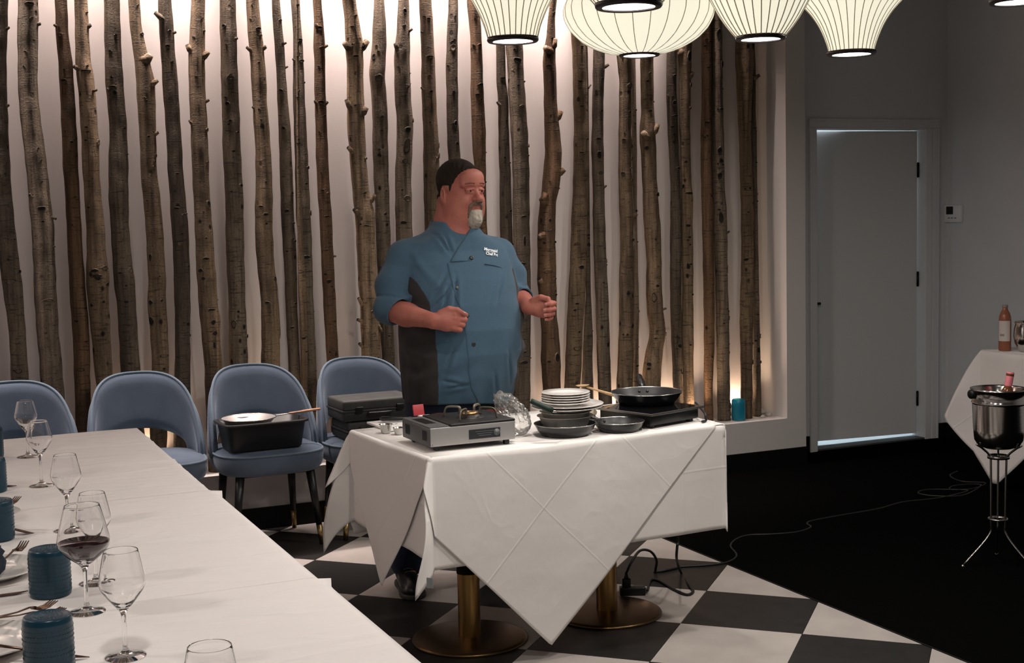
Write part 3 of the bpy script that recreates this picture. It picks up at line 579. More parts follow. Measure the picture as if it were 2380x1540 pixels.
pedestal_table('pedestal_table', 0, 0, 'brass-footed pedestal table under the white cloths, carrying the gas stove', ct(0.300, 0.35), CA, 0.56, 0.665, 'pedestal tables of the cooking station')
pedestal_table('pedestal_table', 0, 0, 'brass-footed pedestal table under the white cloths, carrying the induction hob', ct(0.90, 0.35), CA, 0.56, 0.665, 'pedestal tables of the cooking station')
# draped cloth: perimeter strip with ears at the corners
def drape(name, mat_, parent, top_poly, edges, rows=26, z0=TZ, off=0.010, wav=0.006, seed=1, top_res=None):
    """edges: list of (p0, p1, n, dropfn(t01), outward) + ears between consecutive edges: ('ear', corner, dir, maxout, dropfn)"""
    V = []; Fc = []; cols = []
    rg = random.Random(3); ph = [rg.uniform(0, 6.28) for _ in range(6)]
    def column(px, py, ox, oy, drop, earout, s, flare):
        col = []
        for k in range(rows+1):
            u = k/rows; t = drop*u
            r = 0.012
            arc = min(t, r*1.57); th = arc/r
            out = r*math.sin(th); dn = r*(1-math.cos(th))+max(0.0, t-r*1.57)
            q = px-1.3*py; wob = wav*min(1, t/0.25)*(math.sin(q*9+1.0)+0.6*math.sin(q*17+2.2+t*3)+0.5*math.sin(q*5+0.4-t*6))
            e = earout*min(1.0, max(0.0, (t-0.015)/max(0.05, drop-0.015)))**0.85 if earout else 0.0
            f = flare*t
            o = out-r+off+wob+f+e
            col.append((px+ox*o, py+oy*o, z0-dn))
        return col
    s = 0.0
    for ed in edges:
        if ed[0] == 'edge':
            _, p0, p1, n, dropf, (ox, oy), flare = ed
            L = math.hypot(p1[0]-p0[0], p1[1]-p0[1])
            for i in range(n+1):
                t = i/n; cols.append(column(p0[0]+(p1[0]-p0[0])*t, p0[1]+(p1[1]-p0[1])*t, ox, oy, max(0.013, dropf(t)), 0.0, s+L*t, flare))
            s += L
        else:
            _, c, d0, d1, maxout, dropf, n = ed
            # the spare cloth of the corner folds out along the diagonal and back
            dgx, dgy = d0[0]+d1[0], d0[1]+d1[1]; l = math.hypot(dgx, dgy); dgx /= l; dgy /= l
            for i in range(1, n):
                t = i/n; tri = 1-abs(2*t-1); tri = tri*(1.25-0.25*tri)
                a = t*t*(3-2*t)
                ox = d0[0]*(1-a)+d1[0]*a; oy = d0[1]*(1-a)+d1[1]*a
                l = math.hypot(ox, oy); ox /= l; oy /= l
                dr = max(0.013, dropf(t)); col = column(c[0], c[1], ox, oy, dr, 0.0, s, 0.01)
                out = []
                for k, (x, y, z) in enumerate(col):
                    tt = dr*k/rows; e = maxout*tri*min(1.0, max(0.0, (tt-0.02)/0.38))**0.8
                    sway = 0.012*math.sin(tt*16+ph[3])*tri*min(1, tt/0.2)
                    out.append((x+dgx*e-dgy*sway, y+dgy*e+dgx*sway, z))
                cols.append(out)
    nc = len(cols)
    for c in cols: V += c
    R = rows+1
    for i in range(nc-1):
        for k in range(rows): Fc.append((i*R+k, i*R+k+1, (i+1)*R+k+1, (i+1)*R+k))
    # top
    b = len(V); n = len(top_poly)
    cx = sum(p[0] for p in top_poly)/n; cy = sum(p[1] for p in top_poly)/n
    for q in (1.0, 0.8, 0.6, 0.4, 0.2):
        for p in top_poly: V.append((cx+(p[0]-cx)*q, cy+(p[1]-cy)*q, z0))
    for r in range(4):
        for i in range(n):
            j = (i+1) % n; Fc.append((b+r*n+i, b+r*n+j, b+(r+1)*n+j, b+(r+1)*n+i))
    Fc.append([b+4*n+i for i in range(n)])
    o = mesh_obj(name, V, Fc, mat_, parent)
    md = o.modifiers.new('thick', 'SOLIDIFY'); md.thickness = 0.0014; md.offset = -1
    return o
def seg_poly(P, n=14):
    out = []
    for i in range(len(P)):
        a, b = P[i], P[(i+1) % len(P)]
        for k in range(n): out.append((a[0]+(b[0]-a[0])*k/n, a[1]+(b[1]-a[1])*k/n))
    return out
W_, D_ = CTW, CTD
m_cl_under = cloth_material('white_linen_under', CLOTH, [(0, 0, 1, -0.60, 0.006, 0.10), (1, 0, 0, -1.02, 0.005, 0.10)], 0.55)
m_cl_top = cloth_material('white_linen_top', CLOTH, [(0.7071, 0, -0.7071, 0.0855, 0.006, 0.15), (0.7071, 0, 0.7071, -0.684, 0.005, 0.10), (0.7071, 0, 0.7071, -1.07, 0.005, 0.10), (0, 0.7071, 0.7071, -0.60, 0.006, 0.12)], 0.55)
uc = thing('tablecloth', 'lower white tablecloth with straight hem on the cooking station', 'tablecloth', ct(0, 0), CA, 'white cloths on the cooking station')
hem = lambda t: 0.405
drape('cloth', m_cl_under, uc, seg_poly([(0, 0), (W_, 0), (W_, D_), (0, D_)]), [
    ('edge', (W_/2, D_), (W_, D_), 24, hem, (0, 1), 0.03),
    ('ear', (W_, D_), (0, 1), (1, 0), 0.10, lambda t: 0.405+0.09*math.sin(PI*t), 12),
    ('edge', (W_, D_), (W_, 0), 28, hem, (1, 0), 0.0),
    ('ear', (W_, 0), (1, 0), (0, -1), 0.006, lambda t: 0.405+0.01*math.sin(PI*t), 12),
    ('edge', (W_, 0), (0, 0), 60, lambda t: 0.405-0.02*t, (0, -1), 0.0),
    ('ear', (0, 0), (0, -1), (-1, 0), 0.135, lambda t: 0.395+0.055*(1-abs(2*t-1)), 16),
    ('edge', (0, 0), (0, D_), 34, lambda t: 0.36-0.01*t, (-1, 0), 0.006),
    ('ear', (0, D_), (-1, 0), (0, 1), 0.135, lambda t: 0.35+0.14*(1-abs(2*t-1))**1.3, 16),
    ('edge', (0, D_), (W_/2, D_), 24, hem, (0, 1), 0.03)], rows=24, z0=TZ-0.002, off=0.004, wav=0.0042, seed=3)
MB().box((-0.055, -0.088, TZ-0.395), (0.002, 0.022, 0.034), rot=rotz(0.7)).build('care_tag', mat('care_tag', (0.22, 0.24, 0.25), 0.7), uc, smooth=False)
tc_ = thing('tablecloth', 'upper white tablecloth laid cornerwise, its point hanging low in front of the cooking station', 'tablecloth', ct(0, 0), CA, 'white cloths on the cooking station')
def d_front(lx): return max(0.013, 0.722-abs(lx-0.443)*(0.985 if lx > 0.443 else 1.02))
def d_left(ly): return max(0.013, 0.535-(abs(ly-0.40)*1.15 if ly < 0.40 else (ly-0.40)*1.35))
fr_x1 = 1.165
drape('cloth', m_cl_top, tc_, seg_poly([(0, 0), (fr_x1, 0), (W_, 0.06), (W_, 0.52), (1.03, D_), (0, D_)]), [
    ('edge', (fr_x1, 0), (0, 0), 110, lambda t: d_front(fr_x1*(1-t)), (0, -1), 0.004),
    ('ear', (0, 0), (0, -1), (-1, 0), 0.155, lambda t: d_front(0)*(1-t)+d_left(0)*t-0.07*math.sin(PI*t), 16),
    ('edge', (0, 0), (0, D_), 60, lambda t: d_left(D_*t), (-1, 0), 0.012),
    ('ear', (0, D_), (-1, 0), (0, 1), 0.165, lambda t: d_left(D_)+0.10*(1-abs(2*t-1)), 16),
    ('edge', (0, D_), (1.03, D_), 50, lambda t: max(0.013, 0.5-abs(t*1.03-0.40)*0.9), (0, 1), 0.035)], rows=40, z0=TZ, off=0.0115, wav=0.0042, seed=5)
# ---- long dining table at the left with three overlapping cloths
DTX0, DTX1 = -0.32, 0.778
for yc, lab in ((4.62, 'far end'), (3.4, 'middle'), (2.18, 'near end')):
    t = pedestal_table('dining_table', 0, 0, 'pedestal dining table hidden under white cloth, %s of the long row' % lab, ((DTX0+DTX1)/2, yc, 0), 0, DTX1-DTX0-0.03, 1.19, 'tables of the long dining row')
CALM = []      # spots where things stand: the cloth lies flat there
def cloth_z(y): return TZ+0.002 if y < 2.835 else TZ if y < 3.945 else TZ-0.002
def table_cloth(y0, y1, z0, seed, label, end_far=False, end_near=False, bump_at=None):
    t = thing('dining_cloth', label, 'tablecloth', (0, 0, 0), 0, 'white cloths on the long dining table')
    nx, ny = 60, int((y1-y0)*85)
    rg = random.Random(seed); ph = [rg.uniform(0, 6.28) for _ in range(10)]
    ridges = [(rg.uniform(y0, y1), rg.uniform(-0.25, 0.25), rg.uniform(0.007, 0.018), rg.uniform(0.0022, 0.0065), rg.uniform(-0.1, 0.7), rg.uniform(0.15, 0.45)) for _ in range(int(16*(y1-y0))+3)]
    V = []; Fc = []
    drop = 0.26
    xs = [DTX0-0.012]*2+list(np.linspace(DTX0, DTX1, nx))+[DTX1+0.010]*2
    prof = [(-drop, 0), (-0.02, 0)]
    for j in range(ny+1):
        y = y0+(y1-y0)*j/ny
        for i, x in enumerate(xs):
            if i == 0 or i == len(xs)-1: z = z0-drop
            elif i == 1 or i == len(xs)-2: z = z0-0.010
            else:
                calm = min(1.0, max(0.0, (y-y0)/0.12-0.5 if y0 > 2 else 1.0), max(0.0, (y1-y)/0.12-0.5 if y1 < 5 else 1.0))
                for (qx, qy, qr) in CALM: calm = min(calm, max(0.0, (math.hypot(x-qx, y-qy)-qr)/0.04))
                z = z0+0.0006*math.sin(x*13+y*9+ph[0])+0.0006*math.sin(y*23-x*7+ph[1])
                for (ry, sl, w, a, xc, xw) in ridges:
                    d = y-(ry+sl*(x-0.3)+0.015*math.sin(x*6+ry*9))
                    z += a*math.exp(-(d/w)**2)*math.exp(-((x-xc)/xw)**2)
            z = z0+(z-z0)*calm if 1 < i < len(xs)-2 else z
            xx = x+(0.004*(z0-TZ+0.002)/0.002 if i >= len(xs)-2 else -0.004*(z0-TZ+0.002)/0.002 if i < 2 else 0.0)
            if bump_at and i >= len(xs)-4:      # hem standing off the table edge
                d = (y-bump_at)/0.05
                if d < 0 and i >= len(xs)-2: xx = xx+0.022*math.exp(-d*d); z = z0-0.004 if i == len(xs)-2 else z
            V.append((xx+(0.004*math.sin(y*21) if i in (0, len(xs)-1) else 0), y, z))
    m = len(xs)
    for j in range(ny):
        for i in range(m-1): Fc.append((j*m+i, j*m+i+1, (j+1)*m+i+1, (j+1)*m+i))
    if end_far:
        b = len(V)
        for i in range(m): V.append((V[ny*m+i][0], y1+0.011, z0-0.010 if i not in (0, m-1) else z0-drop))
        for i in range(m): V.append((V[ny*m+i][0], y1+0.014, z0-drop))
        for i in range(m-1):
            Fc.append((ny*m+i, ny*m+i+1, b+i+1, b+i)); Fc.append((b+i, b+i+1, b+m+i+1, b+m+i))
    o = mesh_obj('cloth', V, Fc, m_cl_tab, t)
    md = o.modifiers.new('thick', 'SOLIDIFY'); md.thickness = 0.0014; md.offset = -1
    return t
m_cl_tab = cloth_material('white_linen_table', (0.80, 0.755, 0.735), [(0, 1, 0, -3.10, 0.004, 0.10), (0.25, 0.97, 0, -2.62, 0.004, 0.06), (0, 1, 0, -4.45, 0.004, 0.10)], 0.6, (1.2, 3.5, 1.0), 0.30, (2.0, 5.5, 1.0))
CALM += [(0.339, 4.862, .05), (0.334, 4.29, .05), (0.341, 3.606, .05), (0.34, 3.036, .05), (0.293, 2.805, .05), (0.322, 2.474, .05), (0.353, 1.838, .05), (0.239, 2.984, .055), (0.188, 2.455, .055), (0.165, 3.59, .055), (0.19, 4.27, .055), (0.222, 4.93, .055)]
CALM += [(*at_z(*q, TZ)[:2], .13) for q in ((-28, 1330), (-48, 1502), (-60, 1205))]
table_cloth(3.90, 5.326, TZ-0.002, 11, 'white cloth on the far end of the long dining table', end_far=True)
table_cloth(2.79, 3.945, TZ, 12, 'white cloth over the middle of the long dining table', bump_at=3.945)
table_cloth(1.55, 2.835, TZ+0.002, 13, 'white cloth on the near end of the long dining table', bump_at=2.835)
# ---- blue velvet chairs
def velvet(name, col):
    m = mat(name, col, 0.9, sheen=0.6, spec=0.15, var=0.16, vscale=5, bump=0.25, bscale=350)
    m.node_tree.nodes['Principled BSDF'].inputs['Sheen Roughness'].default_value = 0.35
    m.node_tree.nodes['Principled BSDF'].inputs['Sheen Tint'].default_value = (0.6, 0.68, 0.8, 1)
    return m
m_vel = velvet('blue_velvet', (0.078, 0.102, 0.140)); m_pip = velvet('blue_piping', (0.115, 0.155, 0.195))
m_leg = mat('black_leg', (0.006, 0.006, 0.006), 0.4); m_ferr = mat('brass_ferrule', (0.33, 0.23, 0.10), 0.35, 1.0)
def make_chair():
    t = thing('velvet_chair', 'x', 'chair', (0, 0, 0), 0, 'blue velvet chairs along the ledge')
    # seat
    def sup(a, rx, ry, e=3.2):
        c, s = math.cos(a), math.sin(a)
        return rx*math.copysign(abs(c)**(2/e), c), ry*math.copysign(abs(s)**(2/e), s)
    prof = [(0.0, 0.362), (0.80, 0.362), (0.90, 0.366), (0.965, 0.385), (0.995, 0.415), (1.0, 0.44), (0.985, 0.458), (0.97, 0.463), (0.93, 0.470), (0.8, 0.478), (0.5, 0.483), (0.0, 0.484)]
    n = 56; V = []; Fc = []; k = len(prof)
    for i in range(n):
        a = 2*PI*i/n
        for r, z in prof:
            x, y = sup(a, 0.262*r, 0.250*r); V.append((x, y-0.01, z))
    for i in range(n):
        j = (i+1) % n
        for q in range(k-1): Fc.append((i*k+q, j*k+q, j*k+q+1, i*k+q+1))
    st = mesh_obj('seat', V, Fc, m_vel, t)
    MB().tube([(*[sum(p) for p in zip(sup(2*PI*i/64, 0.258, 0.246), (0, -0.01))], 0.461) for i in range(65)], 0.0055, 8, cap=False).build('piping', m_pip, st)
    # back shell
    PH = math.radians(97)
    def top(u): return 0.455+0.385*(1-abs(u)**2.9)**(0.62)
    def bot(u):
        b = 0.435; q = u/0.60
        if abs(q) < 1: b = max(b, 0.455+0.115*math.sqrt(1-q*q))
        return b
    def pos(u, z, off):
        ph = u*PH; rx, ry = 0.252+off, 0.240+off
        lean = 0.16*max(0, z-0.455)*math.cos(ph*0.5)
        shr = 1-0.10*max(0, z-0.50)/0.34
        return (rx*math.sin(ph)*shr, ry*math.cos(ph)*(1-0.0)+0.005+lean, z)
    nu, nv = 64, 10; V = []; Fc = []; L = 0
    for i in range(nu+1):
        u = -1+2*i/nu; zt, zb = top(u), bot(u)
        if zt < zb+0.02: zt = zb+0.02
        loop = []
        for j in range(nv+1):
            v = j/nv; z = zb+(zt-zb)*v; th = 0.019*(1-abs(2*v-1)**7)**0.5
            loop.append((z, th))
        pts = [pos(u, z, th) for z, th in loop]+[pos(u, z, -th) for z, th in loop[::-1]]
        V += pts; L = len(pts)
    for i in range(nu):
        for j in range(L):
            j2 = (j+1) % L; Fc.append((i*L+j, i*L+j2, (i+1)*L+j2, (i+1)*L+j))
    Fc.append(list(range(L))[::-1]); Fc.append([nu*L+j for j in range(L)])
    bk = mesh_obj('backrest', V, Fc, m_vel, t)
    MB().tube([pos(-1+2*i/70, max(top(-1+2*i/70), bot(-1+2*i/70)+0.02), 0.0) for i in range(71)], 0.0065, 7).build('piping', m_pip, bk)
    for sx, sy in ((-1, -1), (1, -1), (-1, 1), (1, 1)):
        top_ = Vector((0.170*sx, 0.165*sy-0.01, 0.365)); ft = Vector((0.212*sx, 0.195*sy, 0.0)) if sy < 0 else Vector((0.190*sx, 0.205, 0.0))
        md = ft+(top_-ft)*(0.095/0.365)
        lg = MB().tube([top_, md], [0.022, 0.0145], 14).build('leg', m_leg, t)
        MB().tube([md, ft], [0.0148, 0.0115], 14).build('ferrule', m_ferr, lg)
    MB().box((0, 0.0, 0.357), (0.33, 0.32, 0.014), bev=0.004).build('seat_frame', m_leg, t, smooth=False)
    return t
ch0 = make_chair()
for i, (x, y, rz, lab) in enumerate(((1.53, 6.355, 0.02, 'blue velvet chair holding the black tub and steel pan'), (0.968, 6.34, -0.03, 'blue velvet chair with empty seat beside the chair with the black tub'),
                                (2.075, 6.36, 0.0, 'blue velvet chair carrying two stacked black cases'), (0.405, 6.30, 0.03, 'blue velvet chair behind the far wine glasses, next to the empty chair'))):
    c = ch0 if i == 0 else copy_tree(ch0)
    c.location = (x, y, 0); c.rotation_euler = (0, 0, rz); c['label'] = lab
# ---- side table by the right wall
rt = pedestal_table('side_table', 0, 0, 'pedestal side table by the right wall under a white cloth', (5.36+0.36, 5.24, 0), 0, 0.70, 0.70, None)
rc = thing('tablecloth', 'white cloth draped cornerwise over the side table by the right wall', 'tablecloth', (5.36, 5.59, 0), 0)
RL = 0.70
def d_rl(t):    # left face, from back corner towards us
    s = RL*t; return max(0.2, min(0.728, 0.745-abs(s-0.14)*0.98))
drape('cloth', cloth_material('white_linen_side', (0.80, 0.755, 0.735), [(0, 0.7, 0.7, -0.30, 0.006, 0.15)], 0.5), rc,
      seg_poly([(0, 0), (0, -RL), (RL, -RL), (RL, 0)]), [
    ('edge', (RL, 0), (0, 0), 30, lambda t: 0.27+0.05*math.sin(6*t), (0, 1), 0.03),
    ('ear', (0, 0), (0, 1), (-1, 0), 0.19, lambda t: 0.27*(1-t)+0.60*t-0.05*(1-abs(2*t-1)), 16),
    ('edge', (0, 0), (0, -RL), 44, d_rl, (-1, 0), 0.03),
    ('ear', (0, -RL), (-1, 0), (0, -1), 0.12, lambda t: 0.30+0.1*math.sin(PI*t), 14),
    ('edge', (0, -RL), (RL, -RL), 30, lambda t: 0.32+0.25*math.sin(PI*t), (0, -1), 0.03)], rows=26, wav=0.007, seed=9)
# ================================================================ left table: glasses, tumblers, cutlery, plates
m_glass = mat('clear_glass', (1, 1, 1), 0.0, trans=1.0, ior=1.45)
m_wine = mat('red_wine', (0.032, 0.0015, 0.004), 0.05, trans=0.12, ior=1.34)
def glass_prof(h, rb, rr, bowl_h):
    """outer half profile from foot to rim: foot radius .036"""
    s = h/0.20
    zb = h-bowl_h
    side = [(rb+(rr-rb)*q**1.08, zb+0.054+(bowl_h-0.054)*q) for q in (0.0, 0.15, 0.3, 0.45, 0.6, 0.75, 0.9)]
    out = [(0.037, 0.0), (0.037, 0.0016), (0.030, 0.003), (0.015, 0.0065), (0.0065, 0.012), (0.0045, 0.022), (0.0040, 0.045), (0.0042, zb-0.012), (0.0065, zb-0.002),
           (0.013, zb+0.006), (rb*0.60, zb+0.021), (rb*0.88, zb+0.037), (rb*0.98, zb+0.046)]+side+[(rr, h-0.0012), (rr-0.0002, h-0.0004), (rr-0.0005, h)]
    inn = [(rr-0.0008, h), (rr-0.0011, h-0.0004), (rr-0.0012, h-0.0012)]+[(r-0.0013, z) for r, z in side[::-1]]+[(rb*0.98-0.0013, zb+0.046), (rb*0.88-0.0014, zb+0.038), (rb*0.60-0.0013, zb+0.0235), (0.012, zb+0.010), (0.0, zb+0.0075)]
    return out, inn
def wine_glass(x, y, h, rb, rr, bowl_h, label, group, wine=None):
    t = thing('wine_glass', label, 'wine glass', (x, y, cloth_z(y)+0.0004), 0, group)
    out, inn = glass_prof(h, rb, rr, bowl_h)
    MB().lathe([(0.0, 0.0)]+out+inn, 48, cap=False).build('glass', m_glass, t)
    if wine:
        zb = h-bowl_h; zf = zb+wine
        zs = [p[1] for p in inn[::-1]]; rs = [p[0] for p in inn[::-1]]
        zz = np.linspace(zb+0.008, zf, 14); pr = [(max(0.0, float(np.interp(z, zs, rs))-0.0002), float(z)) for z in zz]
        MB().lathe([(0.0, zb+0.0078)]+pr+[(0.0, zf)], 44, cap=False).build('wine', m_wine, t)
    return t
gg = 'empty stemmed wine glasses along the dining table'
wine_glass(0.339, 4.862, 0.197, 0.0385, 0.0270, 0.105, 'empty wine glass on the long table, closest to the velvet chairs', gg)
wine_glass(0.334, 4.290, 0.202, 0.0385, 0.0270, 0.105, 'empty wine glass, second along the long table from the velvet chairs', gg)
wine_glass(0.341, 3.606, 0.200, 0.0390, 0.0280, 0.106, 'empty wine glass, third along the long table from the velvet chairs', gg)
wine_glass(0.340, 3.036, 0.203, 0.0385, 0.0275, 0.108, 'empty wine glass directly behind the glass of red wine', gg)
wine_glass(0.293, 2.805, 0.223, 0.0535, 0.0350, 0.128, 'large stemmed glass a third full of red wine', None, wine=0.052)
wine_glass(0.322, 2.474, 0.199, 0.0420, 0.0310, 0.112, 'empty wine glass in front of the glass of red wine', gg)
wine_glass(0.353, 1.838, 0.200, 0.0420, 0.0310, 0.112, 'empty wine glass at the near end of the long table, apart from the others', gg)
# blue hobnail tumblers turned upside down
m_blue = mat('blue_glass', (0.006, 0.038, 0.064), 0.30, spec=0.5)
m_bnub = mat('blue_glass_nub', (0.007, 0.045, 0.075), 0.3, spec=0.5)
def tumbler(x, y, label):
    t = thing('blue_tumbler', label, 'tumbler', (x, y, cloth_z(y)+0.0004), 0, 'upside-down blue tumblers')
    R, H = 0.0425, 0.103
    prof = [(R-0.004, 0.0), (R, 0.0015), (R+0.0005, 0.005)]
    for k in range(12):
        z = 0.006+0.0068*k; prof += [(R+0.0003, z), (R+0.0014, z+0.0034)]
    prof += [(R+0.0002, 0.089), (R+0.0008, 0.0915), (R, 0.094), (R-0.0008, 0.0985), (R-0.0022, H-0.001), (R-0.004, H-0.0002), (R-0.006, H-0.0012), (0.0, H-0.0015)]
    MB().lathe(prof, 48, cap=False).build('body', m_blue, t)
    mb = MB()
    for ring in range(9):
        z = 0.012+ring*0.0088; n = 46
        for k in range(n):
            a = 2*PI*(k+0.5*(ring % 2))/n
            c = Vector(((R+0.0012)*math.cos(a), (R+0.0012)*math.sin(a), z))
            mb.add([c+Vector((math.cos(a)*0.0009, math.sin(a)*0.0009, 0)), c+Vector((-math.sin(a)*0.0016, math.cos(a)*0.0016, 0)), c+Vector((math.sin(a)*0.0016, -math.cos(a)*0.0016, 0)), c+Vector((0, 0, 0.0016)), c-Vector((0, 0, 0.0016))],
                   [(0, 1, 3), (0, 3, 2), (0, 2, 4), (0, 4, 1)])
    mb.build('hobnails', m_bnub, t)['kind'] = 'stuff'
    mb = MB()
    for ring, n in ((0.010, 10), (0.018, 18), (0.026, 26)):
        for k in range(n):
            a = 2*PI*k/n; mb.lathe([(0.0018, 0), (0.0012, 0.0012), (0, 0.0016)], 6, c=(ring*math.cos(a), ring*math.sin(a), H-0.0018), cap=False)
    mb.build('base_pattern', m_bnub, t)['kind'] = 'stuff'
    return t
tumbler(0.239, 2.984, 'upside-down blue tumbler right beside the glass of red wine')
tumbler(0.188, 2.455, 'upside-down blue tumbler at the near end of the long table')
tumbler(0.165, 3.590, 'third upside-down blue tumbler along the long table from its near end')
tumbler(0.190, 4.270, 'fourth upside-down blue tumbler along the long table from its near end')
tumbler(0.222, 4.930, 'upside-down blue tumbler closest to the velvet chairs')
# plates
m_porc = mat('white_porcelain', (0.78, 0.75, 0.72), 0.12, spec=0.6, coat=0.4)
def plate(r, h=0.022, n=56):
    return [(0.0, 0.004), (r*0.50, 0.004), (r*0.55, 0.0), (r*0.60, 0.0), (r*0.64, 0.005), (r*0.98, h-0.003), (r, h-0.001), (r*0.99, h), (r*0.66, 0.010), (r*0.58, 0.0075), (0.0, 0.007)]
def place_plate(x, y, z, r, label, group, h=0.022, name='dinner_plate'):
    o = MB().lathe(plate(r, h), 64, cap=False).build(name, m_porc, loc=(x, y, z)); return tag(o, label, 'plate', group)
PLA, PLB, PLC = at_z(-28, 1330, TZ+0.01), at_z(-48, 1502, TZ+0.01), at_z(-60, 1205, TZ+0.01)
for (x, y, lab) in ((PLA[0], PLA[1], 'white dinner plate with a dark napkin, beside the tumbler next to the red wine'), (PLB[0], PLB[1], 'white dinner plate beside the near-end blue tumbler'), (PLC[0], PLC[1], 'white dinner plate beside the third blue tumbler')):
    place_plate(x, y, cloth_z(y)+0.0005, 0.120, lab, 'dinner plates on the long table')
# dark napkin bundle on the plate
mb = MB(); n = 26
mb.lathe([(0.0, 0.0), (0.036, 0.0), (0.045, 0.010), (0.047, 0.03), (0.041, 0.046), (0.046, 0.058), (0.036, 0.068), (0.020, 0.066), (0.0, 0.058)], n)
V = []
for i, v in enumerate(mb.V):
    a = math.atan2(v[1], v[0]); r = math.hypot(v[0], v[1]); k = 1+0.10*math.sin(7*a+v[2]*60)*(r > 0.01)
    V.append((v[0]*k, v[1]*k, v[2]+0.003*math.sin(5*a)*(v[2] > 0.05)))
mb.V = V
tag(mb.build('napkin', mat('navy_napkin', (0.010, 0.016, 0.028), 0.9, bump=0.4, bscale=300), loc=(PLA[0]-0.012, PLA[1]-0.030, cloth_z(PLA[1])+0.0095)), 'dark navy napkin gathered on a dinner plate', 'napkin')
# copper cutlery
m_cop = mat('copper_cutlery', (0.115, 0.062, 0.045), 0.28, 1.0)
def fork(p, ang, label, ln=0.205):
    t = thing('fork', label, 'fork', (p[0], p[1], cloth_z(p[1])+0.003), ang, 'copper forks on the long table')
    zc = [(0.0, 0.002), (0.05, 0.0018), (0.10, 0.004), (0.135, 0.009), (0.15, 0.006)]
    mb = MB()
    pts = [(x, 0, z) for x, z in zc]; mb.tube(pts, [0.0055, 0.0042, 0.003, 0.0035, 0.008], 8, sq=0.45)
    mb.build('handle', m_cop, t)
    for k in range(4):
        y = (k-1.5)*0.0058
        MB().tube([(0.146, y*0.7, 0.006), (0.160, y, 0.002), (0.182, y, 0.005), (ln, y*1.05, 0.014)], [0.0028, 0.0024, 0.0022, 0.0012], 6).build('tine', m_cop, t)
    return t
def knife(p, ang, label):
    t = thing('knife', label, 'knife', (p[0], p[1], cloth_z(p[1])+0.003), ang, 'copper knives on the long table')
    MB().tube([(0, 0, 0.002), (0.05, 0, 0.0022), (0.11, 0, 0.002)], [0.006, 0.0055, 0.004], 8, sq=0.45).build('handle', m_cop, t)
    V = [(0.105, -0.006, 0), (0.20, -0.008, 0), (0.225, 0.004, 0), (0.105, 0.005, 0)]
    V = V+[(x, y, 0.0018) for x, y, z in V]
    MB().add(V, [(3, 2, 1, 0), (4, 5, 6, 7), (0, 1, 5, 4), (1, 2, 6, 5), (2, 3, 7, 6), (3, 0, 4, 7)]).build('blade', m_cop, t, smooth=False)
    return t
def tipped(fn, tip, frm, label, ln):
    a, b = at_z(*tip, TZ+0.006), at_z(*frm, TZ+0.006)
    ang = math.atan2(a[1]-b[1], a[0]-b[0]); p = (a[0]-ln*math.cos(ang), a[1]-ln*math.sin(ang)); t = fn(p, ang, label)
    dr = 0.0
    for PL in (PLA, PLB, PLC):      # a handle lying over a plate rests on its rim
        for q in np.linspace(0, ln, 60):
            if math.hypot(p[0]+q*math.cos(ang)-PL[0], p[1]+q*math.sin(ang)-PL[1]) < 0.122: dr = max(dr, float(q))
    if dr > 0:
        th_ = 0.024/(0.215-dr) if dr < 0.10 else 0.0; t.rotation_euler = (0, th_, ang); t.location.z += 0.0245+th_*dr
tipped(fork, (60, 1290), (18, 1318), 'copper fork beside the dark napkin', 0.205)
tipped(knife, (66, 1371), (0, 1380), 'copper knife ending at the tumbler beside the red wine', 0.225)
tipped(fork, (127, 1411), (0, 1462), 'copper fork behind the near-end tumbler', 0.205)
tipped(fork, (150, 1428), (20, 1468), 'second copper fork behind the near-end tumbler, partly hidden', 0.205)
tipped(knife, (212, 1526), (100, 1532), 'copper knife showing its tip past the near-end tumbler', 0.225)
tipped(fork, (44, 1182), (0, 1200), 'copper fork behind the third tumbler', 0.205)
tipped(knife, (84, 1238), (0, 1232), 'copper knife showing past the third tumbler', 0.225)
tipped(knife, (36, 1126), (-30, 1122), 'copper knife showing past the fourth tumbler', 0.225)
# ================================================================ things on the ledge
t = thing('candle_glass', 'teal blue glass candle jar standing on the ledge end near the pier', 'candle holder', (4.518, 6.715, Z_LEDGE))
MB().lathe([(0.0, 0.0), (0.036, 0.0), (0.040, 0.004), (0.042, 0.02), (0.0425, 0.10), (0.040, 0.125), (0.036, 0.130), (0.0345, 0.130), (0.0385, 0.122), (0.040, 0.10), (0.0395, 0.02), (0.034, 0.008), (0.0, 0.008)], 40, cap=False).build('jar', mat('teal_glass', (0.03, 0.36, 0.50), 0.12, trans=0.55, ior=1.35), t)
MB().lathe([(0.0, 0.009), (0.034, 0.009), (0.0385, 0.022), (0.0385, 0.085), (0.0, 0.083)], 32, cap=False).build('wax', mat('teal_wax', (0.05, 0.40, 0.50), 0.5, sss=0.3), t)
MB().tube([(0, 0, 0.083), (0.001, 0, 0.094)], 0.0012, 6).build('wick', m_knot, t)
